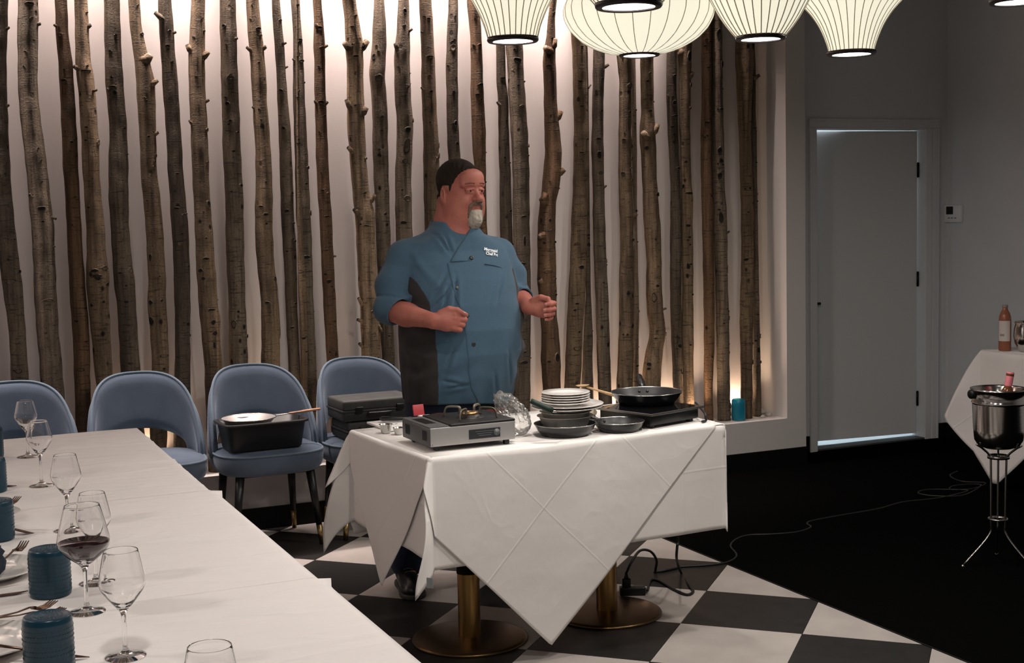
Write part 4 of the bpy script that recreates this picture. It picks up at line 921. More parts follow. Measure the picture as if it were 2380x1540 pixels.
for i, (x, y, s, lab) in enumerate(((1778, 957, 0.030, 'larger pale stone on the ledge by the pier'), (1772, 967, 0.015, 'small pale stone on the ledge beside the larger stone'), (1789, 962, 0.022, 'flat pale stone on the ledge closest to the pier'))):
    p = at_z(x, y+4, Z_LEDGE); mb = MB(); bm = bmesh.new(); bmesh.ops.create_icosphere(bm, subdivisions=2, radius=1.0)
    rg = random.Random(i+40)
    for v in bm.verts:
        k = 1+0.18*math.sin(3*v.co.x+i)+0.12*math.sin(4*v.co.y+2*i); v.co = Vector((v.co.x*s*1.2*k, v.co.y*s*0.8*k, v.co.z*s*0.6*k+s*0.55))
    bm.verts.index_update(); mb.add([v.co for v in bm.verts], [[v.index for v in f.verts] for f in bm.faces]); bm.free()
    tag(mb.build('stone', mat('pale_stone%d' % i, (0.52, 0.47, 0.42), 0.8, bump=0.4, bscale=60, var=0.12, vscale=20), loc=(min(4.765, p[0]), min(6.855, p[1]), Z_LEDGE)), lab, 'stone', 'stones on the ledge')
# ================================================================ wine bucket, side table
m_steel = mat('polished_steel', (0.60, 0.58, 0.56), 0.15, 1.0, bump=0.03, bscale=25, aniso=(1, 1, 12))
m_steeld = mat('stand_chrome', (0.30, 0.29, 0.28), 0.25, 1.0)
bx, by = at_d(2322, 910, 5.72)[:2]
st = thing('bucket_stand', 'chrome three-legged floor stand holding the wine bucket', 'stand', (bx, by, 0))
ringz = 0.49
BA = [math.radians(a) for a in (205, 262, 330)]
for k, a in enumerate((math.radians(150), math.radians(270), math.radians(30))):
    a += 0.30
    c, s = math.cos(a), math.sin(a)
    pts = catmull([(0.105*c, 0.105*s, 0.535), (0.075*c, 0.075*s, 0.515), (0.040*c, 0.040*s, 0.48), (0.036*c, 0.036*s, 0.44), (0.034*c, 0.034*s, 0.20), (0.045*c, 0.045*s, 0.13), (0.165*c, 0.165*s, 0.008)], 6)
    lg = MB().tube(pts, 0.0048, 10).build('leg', m_steeld, st)
    MB().lathe([(0, 0), (0.007, 0.0), (0.008, 0.006), (0.006, 0.012), (0, 0.014)], 12, c=(0.165*c, 0.165*s, 0)).build('foot', m_steeld, lg)
MB().lathe([(0.040, 0.468), (0.046, 0.468), (0.046, 0.482), (0.040, 0.482), (0.040, 0.468)], 28, cap=False).build('collar', m_steeld, st)
MB().lathe([(0.030, 0.200), (0.042, 0.200), (0.042, 0.206), (0.030, 0.206), (0.030, 0.200)], 24, cap=False).build('collar', m_steeld, st)
bk = thing('wine_bucket', 'polished steel wine bucket with rolled rim on the floor stand', 'wine bucket', (bx, by, 0.515))
MB().lathe([(0.0, 0.0), (0.060, 0.0), (0.085, 0.010), (0.100, 0.035), (0.105, 0.08), (0.110, 0.19), (0.1105, 0.194), (0.114, 0.198), (0.1105, 0.203), (0.112, 0.245), (0.119, 0.252), (0.119, 0.258), (0.113, 0.259), (0.108, 0.252), (0.1045, 0.19), (0.099, 0.08), (0.094, 0.04), (0.06, 0.012), (0.0, 0.010)], 56, cap=False).build('body', m_steel, bk)
for a in (PI+YAW*-1, -YAW):
    c, s = math.cos(a), math.sin(a)
    MB().lathe([(0.0, 0.0), (0.016, 0.0), (0.020, 0.006), (0.020, 0.018), (0.014, 0.024), (0.0, 0.025)], 20, c=(0.108*c, 0.108*s, 0.235), rot=Matrix.Rotation(PI/2, 3, 'Y') if c > 0 else Matrix.Rotation(-PI/2, 3, 'Y')).build('knob', m_blk, bk)
def bottle_prof(h, r, neck=0.0145, sh=0.62):
    return [(0.0, 0.003), (r*0.8, 0.0), (r*0.97, 0.003), (r, 0.010), (r, h*sh), (r*0.93, h*(sh+0.05)), (r*0.66, h*(sh+0.12)), (neck*1.15, h*(sh+0.18)), (neck, h*(sh+0.22)), (neck, h*0.95), (neck*1.15, h*0.955), (neck*1.15, h*0.985), (neck*0.9, h), (0.0, h)]
wb = thing('wine_bottle', 'bottle with a pink foil neck leaning in the wine bucket', 'bottle', (bx+0.004, by+0.004, 0.536))
wb.rotation_euler = (0.04, 0.17, 0)
MB().lathe(bottle_prof(0.305, 0.037), 36, cap=False).build('glass', mat('amber_glass', (0.20, 0.08, 0.03), 0.08, trans=0.5, ior=1.4), wb)
MB().lathe([(0.0152, 0.235), (0.0160, 0.238), (0.0162, 0.305), (0.015, 0.308), (0.0, 0.308)], 24, cap=False).build('foil', mat('pink_foil', (0.60, 0.17, 0.20), 0.4), wb)
rb = thing('rose_bottle', 'rose-coloured bottle with a white label on the side table', 'bottle', (5.398, 5.462, TZ+0.001))
MB().lathe([(0.0, 0.003), (0.028, 0.0), (0.0325, 0.004), (0.033, 0.012), (0.033, 0.165), (0.031, 0.185), (0.025, 0.205), (0.0165, 0.220), (0.0140, 0.228), (0.0140, 0.240), (0.0, 0.240)], 36, cap=False).build('glass', mat('rose_glass', (0.42, 0.16, 0.09), 0.10, trans=0.35, ior=1.35), rb)
MB().lathe([(0.0145, 0.236), (0.0155, 0.238), (0.0155, 0.250), (0.0, 0.251)], 20, cap=False).build('cap', mat('bottle_cap', (0.25, 0.2, 0.18), 0.4), rb)
V = []; Fc = []
for i in range(13):
    a = math.radians(155+10*i); 
    for z in (0.055, 0.165): V.append((0.0335*math.cos(a), 0.0335*math.sin(a), z))
for i in range(12): Fc.append((2*i, 2*i+2, 2*i+3, 2*i+1))
lb = mesh_obj('label', V, Fc, mat('paper_label', (0.62, 0.56, 0.52), 0.7), rb)
V = []; Fc = []
for i in range(7):
    a = math.radians(178+7*i)
    for z in (0.082, 0.094): V.append((0.0338*math.cos(a), 0.0338*math.sin(a), z))
for i in range(6): Fc.append((2*i, 2*i+2, 2*i+3, 2*i+1))
mesh_obj('print_band', V, Fc, mat('label_print', (0.3, 0.26, 0.25), 0.7), lb)
ib = thing('ice_bucket', 'small rounded polished steel ice bucket beside the rose bottle', 'ice bucket', (5.470, 5.360, TZ+0.001))
MB().lathe([(0.0, 0.002), (0.042, 0.0), (0.052, 0.006), (0.074, 0.045), (0.081, 0.085), (0.078, 0.125), (0.072, 0.152), (0.076, 0.158), (0.074, 0.163), (0.067, 0.160), (0.072, 0.12), (0.075, 0.085), (0.068, 0.048), (0.046, 0.012), (0.0, 0.010)], 44, cap=False).build('body', m_steel, ib)
MB().tube([(0.080*math.cos(a), -0.02+0.03*math.sin(a), 0.158-0.075*math.sin(a)) for a in np.linspace(0.0, PI, 20)], 0.0028, 8).build('bail_handle', m_steeld, ib)
# cables on the floor
m_cab = mat('black_cable', (0.010, 0.010, 0.010), 0.5)
def cable(pxs, r, label, zs=None):
    P = []
    for i, p in enumerate(pxs):
        q = at_z(p[0], p[1], r) if len(p) == 2 else at_y(p[0], p[1], p[2]) if p[2] > 1 else at_z(p[0], p[1], p[2])
        P.append(q)
    o = MB().tube(catmull(P, 7), r, 8).build('power_cable', m_cab); return tag(o, label, 'cable')
cable([(2225, 1095), (2208, 1105), (2235, 1118), (2290, 1122), (2262, 1135), (2210, 1137), (2220, 1128), (2280, 1126), (2240, 1150), (2175, 1152), (2135, 1146), (2150, 1138), (2200, 1137), (2250, 1140), (2180, 1157), (2100, 1166), (2040, 1182), (1960, 1196), (1890, 1209), (1876, 1216), (1884, 1225), (1850, 1236), (1790, 1241), (1740, 1243), (1712, 1252), (1698, 1268), (1712, 1290), (1690, 1306), (1640, 1313), (1580, 1317), (1540, 1326), (1520, 1329)], 0.0042, 'thin black extension cable snaking across the carpet to the cooking station')
# extension end under the cooking station
adp = at_z(1470, 1381, 0.0); aang = -0.42
t = thing('plug_adapter', 'black multi-plug adapter on the floor beside the pedestal base', 'adapter', (adp[0], adp[1], 0.0), aang)
MB().box((0, 0, 0.017), (0.105, 0.042, 0.034), bev=0.005).build('block', m_tblk, t)
MB().box((-0.025, 0.0, 0.052), (0.036, 0.032, 0.038), bev=0.005).tube([(-0.025, 0, 0.065), (-0.024, 0, 0.088)], [0.011, 0.006], 10).build('plug', m_tblk, t)
MB().box((0.052, 0.0, 0.017), (0.012, 0.026, 0.018), bev=0.002).build('socket_face', mat('socket_grey', (0.10, 0.10, 0.10), 0.4), t)
Pp = np.array([adp[0]-0.025*math.cos(aang), adp[1]-0.025*math.sin(aang), 0.088])
def cable3(P, r, label):
    return tag(MB().tube(catmull(P, 8), r, 8).build('power_cable', m_cab), label, 'cable')
fl = lambda x, y: at_z(x, y, 0.006)
cable3([Pp, at_y(1468, 1305, Pp[1]+0.02), at_y(1488, 1279, Pp[1]+0.06), at_y(1512, 1281, Pp[1]+0.12), at_y(1526, 1302, Pp[1]+0.18), fl(1524, 1327), fl(1540, 1326), fl(1580, 1317)], 0.0055, 'black plug lead arching up from the adapter')
hang = at_y(1576, 1235, 4.52)
cable3([(hang[0], hang[1], TZ-0.035), hang, at_y(1574, 1268, 4.50), at_y(1573, 1300, 4.53), fl(1583, 1330), fl(1604, 1362), fl(1611, 1374), fl(1596, 1381), fl(1566, 1369), fl(1532, 1349), fl(1512, 1348), (adp[0]+0.062*math.cos(aang), adp[1]+0.062*math.sin(aang), 0.016)], 0.0055, 'black hob lead hanging from the cooking station and looping to the adapter')
# ================================================================ things on the cooking station
ZT = TZ+0.0015
m_dk = mat('nonstick_black', (0.008, 0.008, 0.009), 0.28, spec=0.5, coat=0.15)
m_dkin = mat('nonstick_inside', (0.020, 0.020, 0.021), 0.42)
m_rimst = mat('bare_rim', (0.55, 0.54, 0.52), 0.25, 1.0)
m_alu = mat('stove_silver', (0.50, 0.49, 0.48), 0.45, 0.6, bump=0.03, bscale=200)
m_aluD = mat('stove_grey_side', (0.13, 0.13, 0.132), 0.45, 0.5)
m_cast = mat('stove_black_plate', (0.009, 0.008, 0.008), 0.45)
m_sup = mat('pan_support_enamel', (0.15, 0.13, 0.10), 0.45, 0.5)
m_gold = mat('burner_brass', (0.50, 0.30, 0.14), 0.35, 1.0)
# -- portable gas stove
sA = at_z(999, 1040, 0.783); srz = math.radians(1.0)
t = thing('gas_stove', 'silver portable gas stove with black hob plate and brass burner', 'stove', (sA[0], sA[1], ZT), srz)
LW, LD, LH = 0.322, 0.262, 0.066; z0 = 0.016
mb = MB().box((LW/2, LD/2, z0+LH/2), (LW, LD, LH), bev=0.006); mb.build('body', m_aluD, t)
MB().box((LW/2, -0.0005, z0+LH/2), (LW-0.006, 0.004, LH-0.004), bev=0.0015).build('front_panel', m_alu, t, smooth=False)
pn = MB().box((0.203, -0.0028, z0+LH/2-0.001), (0.118, 0.002, 0.033), bev=0.0008).build('name_plate', mat('plate_dark', (0.030, 0.033, 0.036), 0.4), t, smooth=False)
for k in range(3):
    MB().box((0.203, -0.0042, z0+LH/2+0.007-k*0.007), (0.070-0.012*k, 0.0006, 0.0016)).build('print_line', mat('plate_print%d' % k, (0.14, 0.15, 0.155), 0.5), pn, smooth=False)
MB().lathe([(0.011, 0), (0.012, 0.0008)], 20, c=(0.248, -0.0044, z0+LH/2), rot=Matrix.Rotation(PI/2, 3, 'X')).build('emblem', mat('plate_emblem', (0.12, 0.13, 0.135), 0.5), pn)
MB().lathe([(0.0, 0), (0.003, 0), (0.002, 0.002), (0, 0.0025)], 12, c=(0.010, -0.003, z0+0.008), rot=Matrix.Rotation(PI/2, 3, 'X')).build('screw', m_rimst, t)
MB().box((0.038, LD/2, z0+LH+0.001), (0.074, LD-0.012, 0.005), bev=0.002).box((0.036, LD/2+0.01, z0+LH+0.003), (0.040, 0.13, 0.003), m=1, bev=0.001).build('gas_compartment_lid', [m_aluD, m_tblk], t, smooth=False)
MB().box((0.078+(LW-0.078)/2, LD/2, z0+LH+0.003), (LW-0.078, LD, 0.008), bev=0.003).build('hob_plate', m_cast, t)
for k in range(8):
    y = 0.028+0.011*k if k < 4 else 0.19+0.011*(k-4)
    MB().box((-0.0005, y, z0+0.036), (0.002, 0.0035, 0.034)).build('side_vent', m_tblk, t, smooth=False)
for fx, fy in ((0.035, 0.03), (LW-0.028, 0.02), (0.035, LD-0.03), (LW-0.03, LD-0.03)):
    MB().box((fx, fy, 0.009), (0.018, 0.018, 0.018), bev=0.002).build('foot', m_tblk, t, smooth=False)
bc = (0.203, 0.118, z0+LH+0.006)
MB().lathe([(0.052, 0.0), (0.052, 0.003), (0.036, 0.003), (0.030, 0.012), (0.0, 0.012)], 36, c=bc, cap=False).build('burner_base', m_cast, t)
MB().lathe([(0.026, 0.010), (0.0285, 0.013), (0.0285, 0.018), (0.024, 0.021), (0.012, 0.022), (0.010, 0.019), (0.0, 0.019)], 32, c=bc, cap=False).build('burner_cap', m_gold, t)
for k in range(4):
    a = PI/4+PI/2*k; c, s = math.cos(a), math.sin(a)
    P = catmull([(bc[0]+0.100*c, bc[1]+0.100*s, bc[2]+0.0), (bc[0]+0.096*c, bc[1]+0.096*s, bc[2]+0.022), (bc[0]+0.086*c, bc[1]+0.086*s, bc[2]+0.034), (bc[0]+0.060*c, bc[1]+0.060*s, bc[2]+0.036), (bc[0]+0.040*c, bc[1]+0.040*s, bc[2]+0.033), (bc[0]+0.040*c, bc[1]+0.040*s, bc[2]+0.012)], 4)
    MB().tube(P, 0.0055, 8, sq=0.55).build('pan_support', m_sup, t)
MB().lathe([(0.013, 0.0), (0.016, 0.003), (0.016, 0.012), (0.012, 0.016), (0, 0.016)], 20, c=(LW, 0.05, z0+0.04), rot=Matrix.Rotation(PI/2, 3, 'Y')).build('knob', m_tblk, t)
# -- white cutting board at the back left with small tools
cb = thing('cutting_board', 'thin white cutting board at the back left of the cooking station', 'cutting board', (*at_z(852, 986, TZ)[:2], ZT), math.radians(3.0))
MB().box((0.185, -0.115, 0.005), (0.37, 0.23, 0.009), bev=0.003).build('board', mat('board_plastic', (0.80, 0.78, 0.76), 0.5), cb)
def steel_cup(x, y, r, h, label, z=0.0095):
    p = at_z(x, y, ZT+z)
    t = thing('measuring_cup', label, 'measuring cup', (p[0], p[1], ZT+z), 0, 'steel measuring cups')
    MB().lathe([(0.0, 0.0), (r*0.62, 0.0), (r*0.70, 0.003), (r*0.97, h-0.002), (r*1.04, h), (r*0.93, h-0.001), (r*0.64, 0.004), (0.0, 0.0035)], 32, cap=False).build('cup', m_rimst, t)
    MB().tube([(r*0.95, 0, h-0.003), (r*1.9, 0.006, h-0.004)], [0.004, 0.003], 8, sq=0.4).build('handle', m_rimst, t)
steel_cup(897, 1006, 0.0245, 0.034, 'taller steel measuring cup beside the gas stove', 0.0)
steel_cup(927, 1009, 0.0215, 0.026, 'lower steel measuring cup touching the gas stove side', 0.0)
kn = at_z(905, 972, ZT+0.03)
t = thing('chef_knife', 'kitchen knife with thick black handle on the cutting board', 'knife', (*at_z(888, 975, ZT+0.02)[:2], ZT+0.010), math.radians(-20))
MB().tube([(-0.01, 0, 0.013), (0.0, 0, 0.014), (0.05, 0, 0.013), (0.10, 0, 0.012), (0.115, 0, 0.012)], [0.006, 0.012, 0.0115, 0.010, 0.008], 12, sq=0.8).build('handle', m_tblk, t)
V = [(0.112, -0.012, 0.002), (0.25, -0.016, 0.002), (0.30, 0.006, 0.002), (0.112, 0.012, 0.002)]; V += [(x, y, 0.005) for x, y, _ in V]
MB().add(V, [(3, 2, 1, 0), (4, 5, 6, 7), (0, 1, 5, 4), (1, 2, 6, 5), (2, 3, 7, 6), (3, 0, 4, 7)]).build('blade', m_rimst, t, smooth=False)
rp = at_z(974, 972, ZT+0.012)
t = thing('red_scraper', 'small red plastic scraper leaning on a white box behind the stove', 'scraper', (rp[0], rp[1], ZT+0.0098), 0.05)
MB().box((0, 0.004, 0.035), (0.046, 0.006, 0.044), bev=0.0028, rot=Matrix.Rotation(-0.25, 3, 'X')).build('blade', mat('red_plastic', (0.36, 0.035, 0.045), 0.4), t)
MB().box((0.018, -0.012, 0.008), (0.05, 0.022, 0.016), bev=0.003).build('grip', mat('white_plastic', (0.75, 0.74, 0.72), 0.4), t)
# -- crumpled clear bag
bg = at_z(1197, 1016, ZT)
bm = bmesh.new(); bmesh.ops.create_icosphere(bm, subdivisions=5, radius=1.0)
from mathutils import noise as MN
for v in bm.verts:
    p = v.co.copy(); h = (p.z+1)/2
    n1 = MN.noise(p*2.2+Vector((3, 1, 2))); n2 = MN.noise(p*5.5+Vector((7, 2, 9))); rid = 1-abs(MN.noise(p*3.6+Vector((1, 8, 4))))*2.2
    k = 1+0.28*n1+0.10*n2+0.13*rid
    lean = -0.045*h*h
    wid = 0.060*(1-0.25*h)
    v.co = Vector((p.x*wid*k+lean*1.2+0.005, p.y*0.045*k+0.05*h, max(0.0, (h*0.150*(1+0.10*n1+0.08*rid)))))
m_bag = bpy.data.materials.new('clear_film'); m_bag.use_nodes = True
gN = NT(m_bag); fr = gN.n('Fresnel'); fr.inputs['IOR'].default_value = 1.6
P_ = gN.n('TexCoord').outputs['Object']; bp = gN.n('Bump'); bp.inputs['Strength'].default_value = 0.35; bp.inputs['Distance'].default_value = 0.01
gN.l(gN.noise(P_, 22, 2), bp.inputs['Height'])
gl = gN.n('BsdfGlossy'); gl.inputs['Roughness'].default_value = 0.12; gl.inputs['Color'].default_value = (0.6, 0.6, 0.6, 1); gN.l(bp.outputs['Normal'], gl.inputs['Normal']); gN.l(bp.outputs['Normal'], fr.inputs['Normal'])
tr = gN.n('BsdfTransparent'); tr.inputs['Color'].default_value = (0.93, 0.93, 0.92, 1)
df = gN.n('BsdfDiffuse'); df.inputs['Color'].default_value = (0.75, 0.74, 0.72, 1); gN.l(bp.outputs['Normal'], df.inputs['Normal'])
m1 = gN.n('MixShader'); m1.inputs[0].default_value = 0.07; gN.l(tr.outputs[0], m1.inputs[1]); gN.l(df.outputs[0], m1.inputs[2])
m2 = gN.n('MixShader'); gN.l(gN.math('MULTIPLY', fr.outputs[0], 0.75, True), m2.inputs[0]); gN.l(m1.outputs[0], m2.inputs[1]); gN.l(gl.outputs[0], m2.inputs[2])
gN.l(m2.outputs[0], [n for n in gN.nt.nodes if n.type == 'OUTPUT_MATERIAL'][0].inputs['Surface'])
bm.verts.index_update()
o = MB().add([v.co for v in bm.verts], [[v.index for v in f.verts] for f in bm.faces]).build('plastic_bag', m_bag, loc=(bg[0]+0.022, bg[1]+0.02, ZT)); bm.free()
tag(o, 'crumpled clear plastic bag between the gas stove and the pan stack', 'bag')
# -- frying pans
def pan(loc, r, h, label, rz, handle=True, base=0.70, group='black non-stick frying pans', hl=0.17, name='frying_pan', hup=0.03):
    t = thing(name, label, 'frying pan', loc, rz, group)
    MB().lathe([(0.0, 0.0), (r*base, 0.0), (r*(base+0.06), 0.002), (r*0.90, h*0.5), (r*0.985, h-0.003), (r, h)], 56, cap=False).build('pan_body', m_dk, t)
    MB().lathe([(r*0.975, h-0.0005), (r*0.955, h-0.004), (r*0.86, h*0.5), (r*(base+0.03), 0.005), (r*base*0.95, 0.0035), (0.0, 0.0035)], 56, cap=False).build('pan_inside', m_dkin, t)
    MB().lathe([(r*0.975, h-0.0006), (r*0.985, h+0.0012), (r*1.0, h+0.0010), (r*1.003, h-0.001), (r*0.99, h-0.002)], 56, cap=False).build('rim', m_rimst, t)
    if handle:
        P = catmull([(r*0.95, 0, h*0.72), (r+0.03, 0, h*0.85+0.006), (r+0.07, 0, h*0.9+hup*0.6), (r+hl, 0, h*0.9+hup)], 5)
        MB().tube(P, [0.010]*5+[0.0145]*(len(P)-9)+[0.013]*4, 12, sq=0.7).build('handle', m_tblk, t)
        for s in (-1, 1):
            MB().lathe([(0.0062, 0), (0.0052, 0.0035), (0, 0.0048)], 12, c=(r*0.895, 0.016*s, h*0.62), rot=Matrix.Rotation(-PI/2+0.3, 3, 'Y')).build('rivet', m_tblk, t)
    return t
p1 = at_z(1314, 1009, ZT)
PX, PY = p1[0], p1[1]
pan((PX, PY, ZT), 0.1135, 0.042, 'black frying pan at the bottom of the plate stack', math.radians(-10), handle=False)
p2 = np.array([2.335, 4.244])
pan((p2[0], p2[1], ZT), 0.0945, 0.036, 'small black frying pan between the plate stack and the induction hob', math.radians(112), hl=0.10)
# steel bowls stacked in the pan
def bowl(name, x, y, z, r, h, m, label, lip=0.004, flat=0.45):
    o = MB().lathe([(0.0, 0.001), (r*flat, 0.0), (r*(flat+0.12), 0.003), (r*0.86, h*0.55), (r*0.97, h-0.004), (r+lip, h-0.001), (r+lip, h), (r*0.965, h-0.001), (r*0.84, h*0.56), (r*flat, 0.004), (0.0, 0.004)], 56, cap=False).build(name, m, loc=(x, y, z))
    return tag(o, label, 'bowl', 'steel bowls in the stack')
m_bowl = mat('bowl_steel', (0.52, 0.50, 0.47), 0.36, 0.35)
bowl('steel_bowl', PX+0.002, PY+0.004, ZT+0.0045, 0.098, 0.066, m_bowl, 'shiny steel bowl standing in the bottom frying pan', flat=0.55)
bowl('steel_bowl', PX+0.006, PY+0.006, ZT+0.026, 0.091, 0.060, mat('bowl_steel_pale', (0.60, 0.57, 0.53), 0.38, 0.35), 'brushed steel bowl nested in the shiny steel bowl, under the plates', flat=0.5)
zp = ZT+0.0865
for k in range(2): place_plate(PX+0.012+0.003*k, PY+0.006, zp+0.0095*k, 0.130, 'large white plate, %s of the two under the small plates' % ('lower', 'upper')[k], 'large plates in the stack', 0.017)
for k, nm in enumerate(('bottom', 'second', 'middle', 'fourth', 'top')):
    place_plate(PX+0.006+0.001*(k % 2), PY+0.004, zp+0.0205+0.0085*k, 0.0885, 'small white plate, %s of the five on the plate stack' % nm, 'small plates in the stack', 0.015, 'side_plate')
# green-handled spatula tucked in the stack
g0 = at_y(1234, 931, PY-0.11); g1 = at_y(1284, 955, PY-0.135)
t = thing('green_spatula', 'spatula with dark green handle poking from the bowls under the plates', 'spatula', tuple(g1))
d = Vector(g0)-Vector(g1)
MB().tube([Vector((0, 0, 0)), d*0.25, d*0.7, d], [0.0115, 0.0125, 0.0105, 0.009], 12).build('handle', mat('green_rubber', (0.012, 0.030, 0.020), 0.5), t)
MB().tube([d*-0.02, d*-0.35+Vector((0.01, 0.03, 0.004))], [0.004, 0.004], 8).build('shank', m_rimst, t)
# -- induction hob
iA = at_z(1513.6, 964, 0.822); irz = math.radians(17.0)
t = thing('induction_hob', 'black glass induction hob carrying the large skillet', 'hob', (iA[0], iA[1], ZT), irz)
S = 0.295
MB().box((S/2, S/2, 0.031), (S-0.03, S-0.03, 0.042), bev=0.006).build('body', m_tblk, t)
MB().box((S/2, S/2, 0.0535), (S, S, 0.007), bev=0.002).build('glass_top', mat('hob_glass', (0.006, 0.006, 0.007), 0.06, coat=0.5), t, smooth=False)
MB().box((S/2, 0.0015, 0.0535), (S, 0.006, 0.0085), bev=0.001).build('edge_trim', mat('hob_trim', (0.22, 0.21, 0.20), 0.35, 0.9), t, smooth=False)
MB().box((0.0015, S/2, 0.0535), (0.006, S, 0.0085), bev=0.001).build('edge_trim', MATS['hob_trim'], t, smooth=False)
for fx in (0.04, S-0.04):
    for fy in (0.04, S-0.04): MB().lathe([(0.014, 0.0), (0.014, 0.012)], 16, c=(fx, fy, 0)).build('foot', m_tblk, t)
for k in range(2): MB().box((S-0.014, S*0.5, 0.030+0.014*k), (0.004, S*0.6, 0.004)).build('vent', MATS['hob_trim'], t, smooth=False)
hb = Matrix.Rotation(irz, 3, 'Z') @ Vector((S/2, S/2, 0))
p3 = np.array([iA[0]+hb.x, iA[1]+hb.y])
q3 = at_z(1503, 936, ZT+0.0575)
pan((q3[0], q3[1], ZT+0.0572), 0.138, 0.046, 'large black skillet on the induction hob, handle pointing to the trunks', math.radians(66), hl=0.15, hup=0.030, base=0.72)
cable3([(iA[0]+0.36, iA[1]+0.27, ZT+0.04), tuple(at_z(1638, 960, ZT+0.03)), tuple(at_z(1641, 976, ZT+0.006)), tuple(at_z(1632, 979, ZT+0.006))], 0.0045, 'short black lead curling from the back of the induction hob')
# wooden spoon and cream cloth between plates and hob
s0, s1 = at_z(1384, 905, ZT+0.10), at_z(1424, 917, ZT+0.075)
t = thing('wooden_spoon', 'pale wooden spoon lying from the plate stack to the skillet', 'spoon', tuple(s0))
d = Vector(s1)-Vector(s0)
MB().tube([d*-0.5, Vector((0, 0, 0)), d*0.5, d, d*1.5], [0.004, 0.0045, 0.005, 0.007, 0.004], 10).build('handle', mat('pale_wood', (0.55, 0.36, 0.18), 0.6, var=0.15, vscale=30), t)
MB().lathe([(0.0, -0.004), (0.014, -0.002), (0.020, 0.003), (0.014, 0.002), (0.0, 0.0)], 20, c=d*-0.75, sx=1.5).build('spoon_bowl', MATS['pale_wood'], t)
tw = at_z(1402, 938, ZT+0.03)
bm = bmesh.new(); bmesh.ops.create_icosphere(bm, subdivisions=4, radius=1.0)
for v in bm.verts:
    p = v.co.copy(); k = 1+0.25*MN.noise(p*2.5+Vector((4, 4, 1))); v.co = Vector((p.x*0.07*k, p.y*0.05*k, max(0, p.z*0.055*k+0.035)))
bm.verts.index_update()
o = MB().add([v.co for v in bm.verts], [[v.index for v in f.verts] for f in bm.faces]).build('kitchen_towel', mat('cream_towel', (0.72, 0.62, 0.48), 0.9, bump=0.4, bscale=300), loc=(PX+0.17, PY+0.23, ZT)); bm.free()
tag(o, 'crumpled cream kitchen towel behind the plate stack', 'towel')
# ================================================================ on the chairs
sz = 0.4845
tb = thing('black_tub', 'black plastic tub with rolled rim on the velvet chair seat', 'tub', (1.493, 6.258, sz), math.radians(1.5))
def tub_shell(mb, w0, d0, w1, d1, h, th):
    def ringpts(w, d, z, e=7, n=56):
        out = []
        for i in range(n):
            a = 2*PI*i/n; c, s = math.cos(a), math.sin(a)
            out.append((w*math.copysign(abs(c)**(2/e), c), d*math.copysign(abs(s)**(2/e), s), z))
        return out
    rings = [ringpts(w0*0.97, d0*0.97, 0.0), ringpts(w0, d0, 0.006), ringpts(w1, d1, h-0.012), ringpts(w1+0.014, d1+0.014, h-0.010), ringpts(w1+0.015, d1+0.015, h), ringpts(w1-0.002, d1-0.002, h), ringpts(w0-th, d0-th, 0.008)]
    n = 56; V = sum(rings, []); Fc = []
    for r in range(len(rings)-1):
        for i in range(n): Fc.append((r*n+i, r*n+(i+1) % n, (r+1)*n+(i+1) % n, (r+1)*n+i))
    Fc.append(list(range(n))[::-1]); Fc.append([(len(rings)-1)*n+i for i in range(n)])
    return mb.add(V, Fc)
tub_shell(MB(), 0.176, 0.108, 0.193, 0.124, 0.132, 0.006).build('tub_body', mat('tub_plastic', (0.010, 0.010, 0.011), 0.45), tb)
t = thing('steel_saute_pan', 'shallow steel pan with wooden handle resting across the black tub', 'pan', (1.437, 6.272, sz+0.132), math.radians(2))
r, h = 0.128, 0.030
MB().lathe([(0.0, -0.020), (r*0.72, -0.020), (r*0.80, -0.018), (r*0.97, h-0.022), (r*1.02, h-0.020), (r*1.02, h-0.018), (r*0.95, h-0.020), (r*0.76, -0.015), (0.0, -0.0165)], 48, cap=False).build('pan_body', mat('pan_steel', (0.66, 0.63, 0.60), 0.38, 0.8), t)
MB().tube([(r*1.015*math.cos(2*PI*i/48), r*1.015*math.sin(2*PI*i/48), h-0.019) for i in range(49)], 0.0026, 8, cap=False).build('rim', m_rimst, t)
MB().tube([(r*0.98, 0, h-0.022), (r+0.05, -0.001, h-0.018), (r+0.075, -0.002, h-0.016)], [0.006, 0.0055, 0.0055], 10, sq=0.6).build('ferrule', m_rimst, t)
MB().tube(catmull([(r+0.07, -0.002, h-0.016), (r+0.13, -0.006, h-0.012), (r+0.19, -0.010, h-0.008), (r+0.225, -0.012, h-0.006)], 4), [0.0065]*5+[0.0085]*5+[0.0075]*3, 10, sq=0.8).build('handle', mat('handle_wood', (0.42, 0.22, 0.12), 0.5, var=0.2, vscale=40), t)
m_case = mat('case_black', (0.022, 0.023, 0.022), 0.5, bump=0.15, bscale=300)
m_lid = mat('case_lid_scuffed', (0.042, 0.043, 0.041), 0.6, bump=0.15, bscale=300, var=0.25, vscale=12)
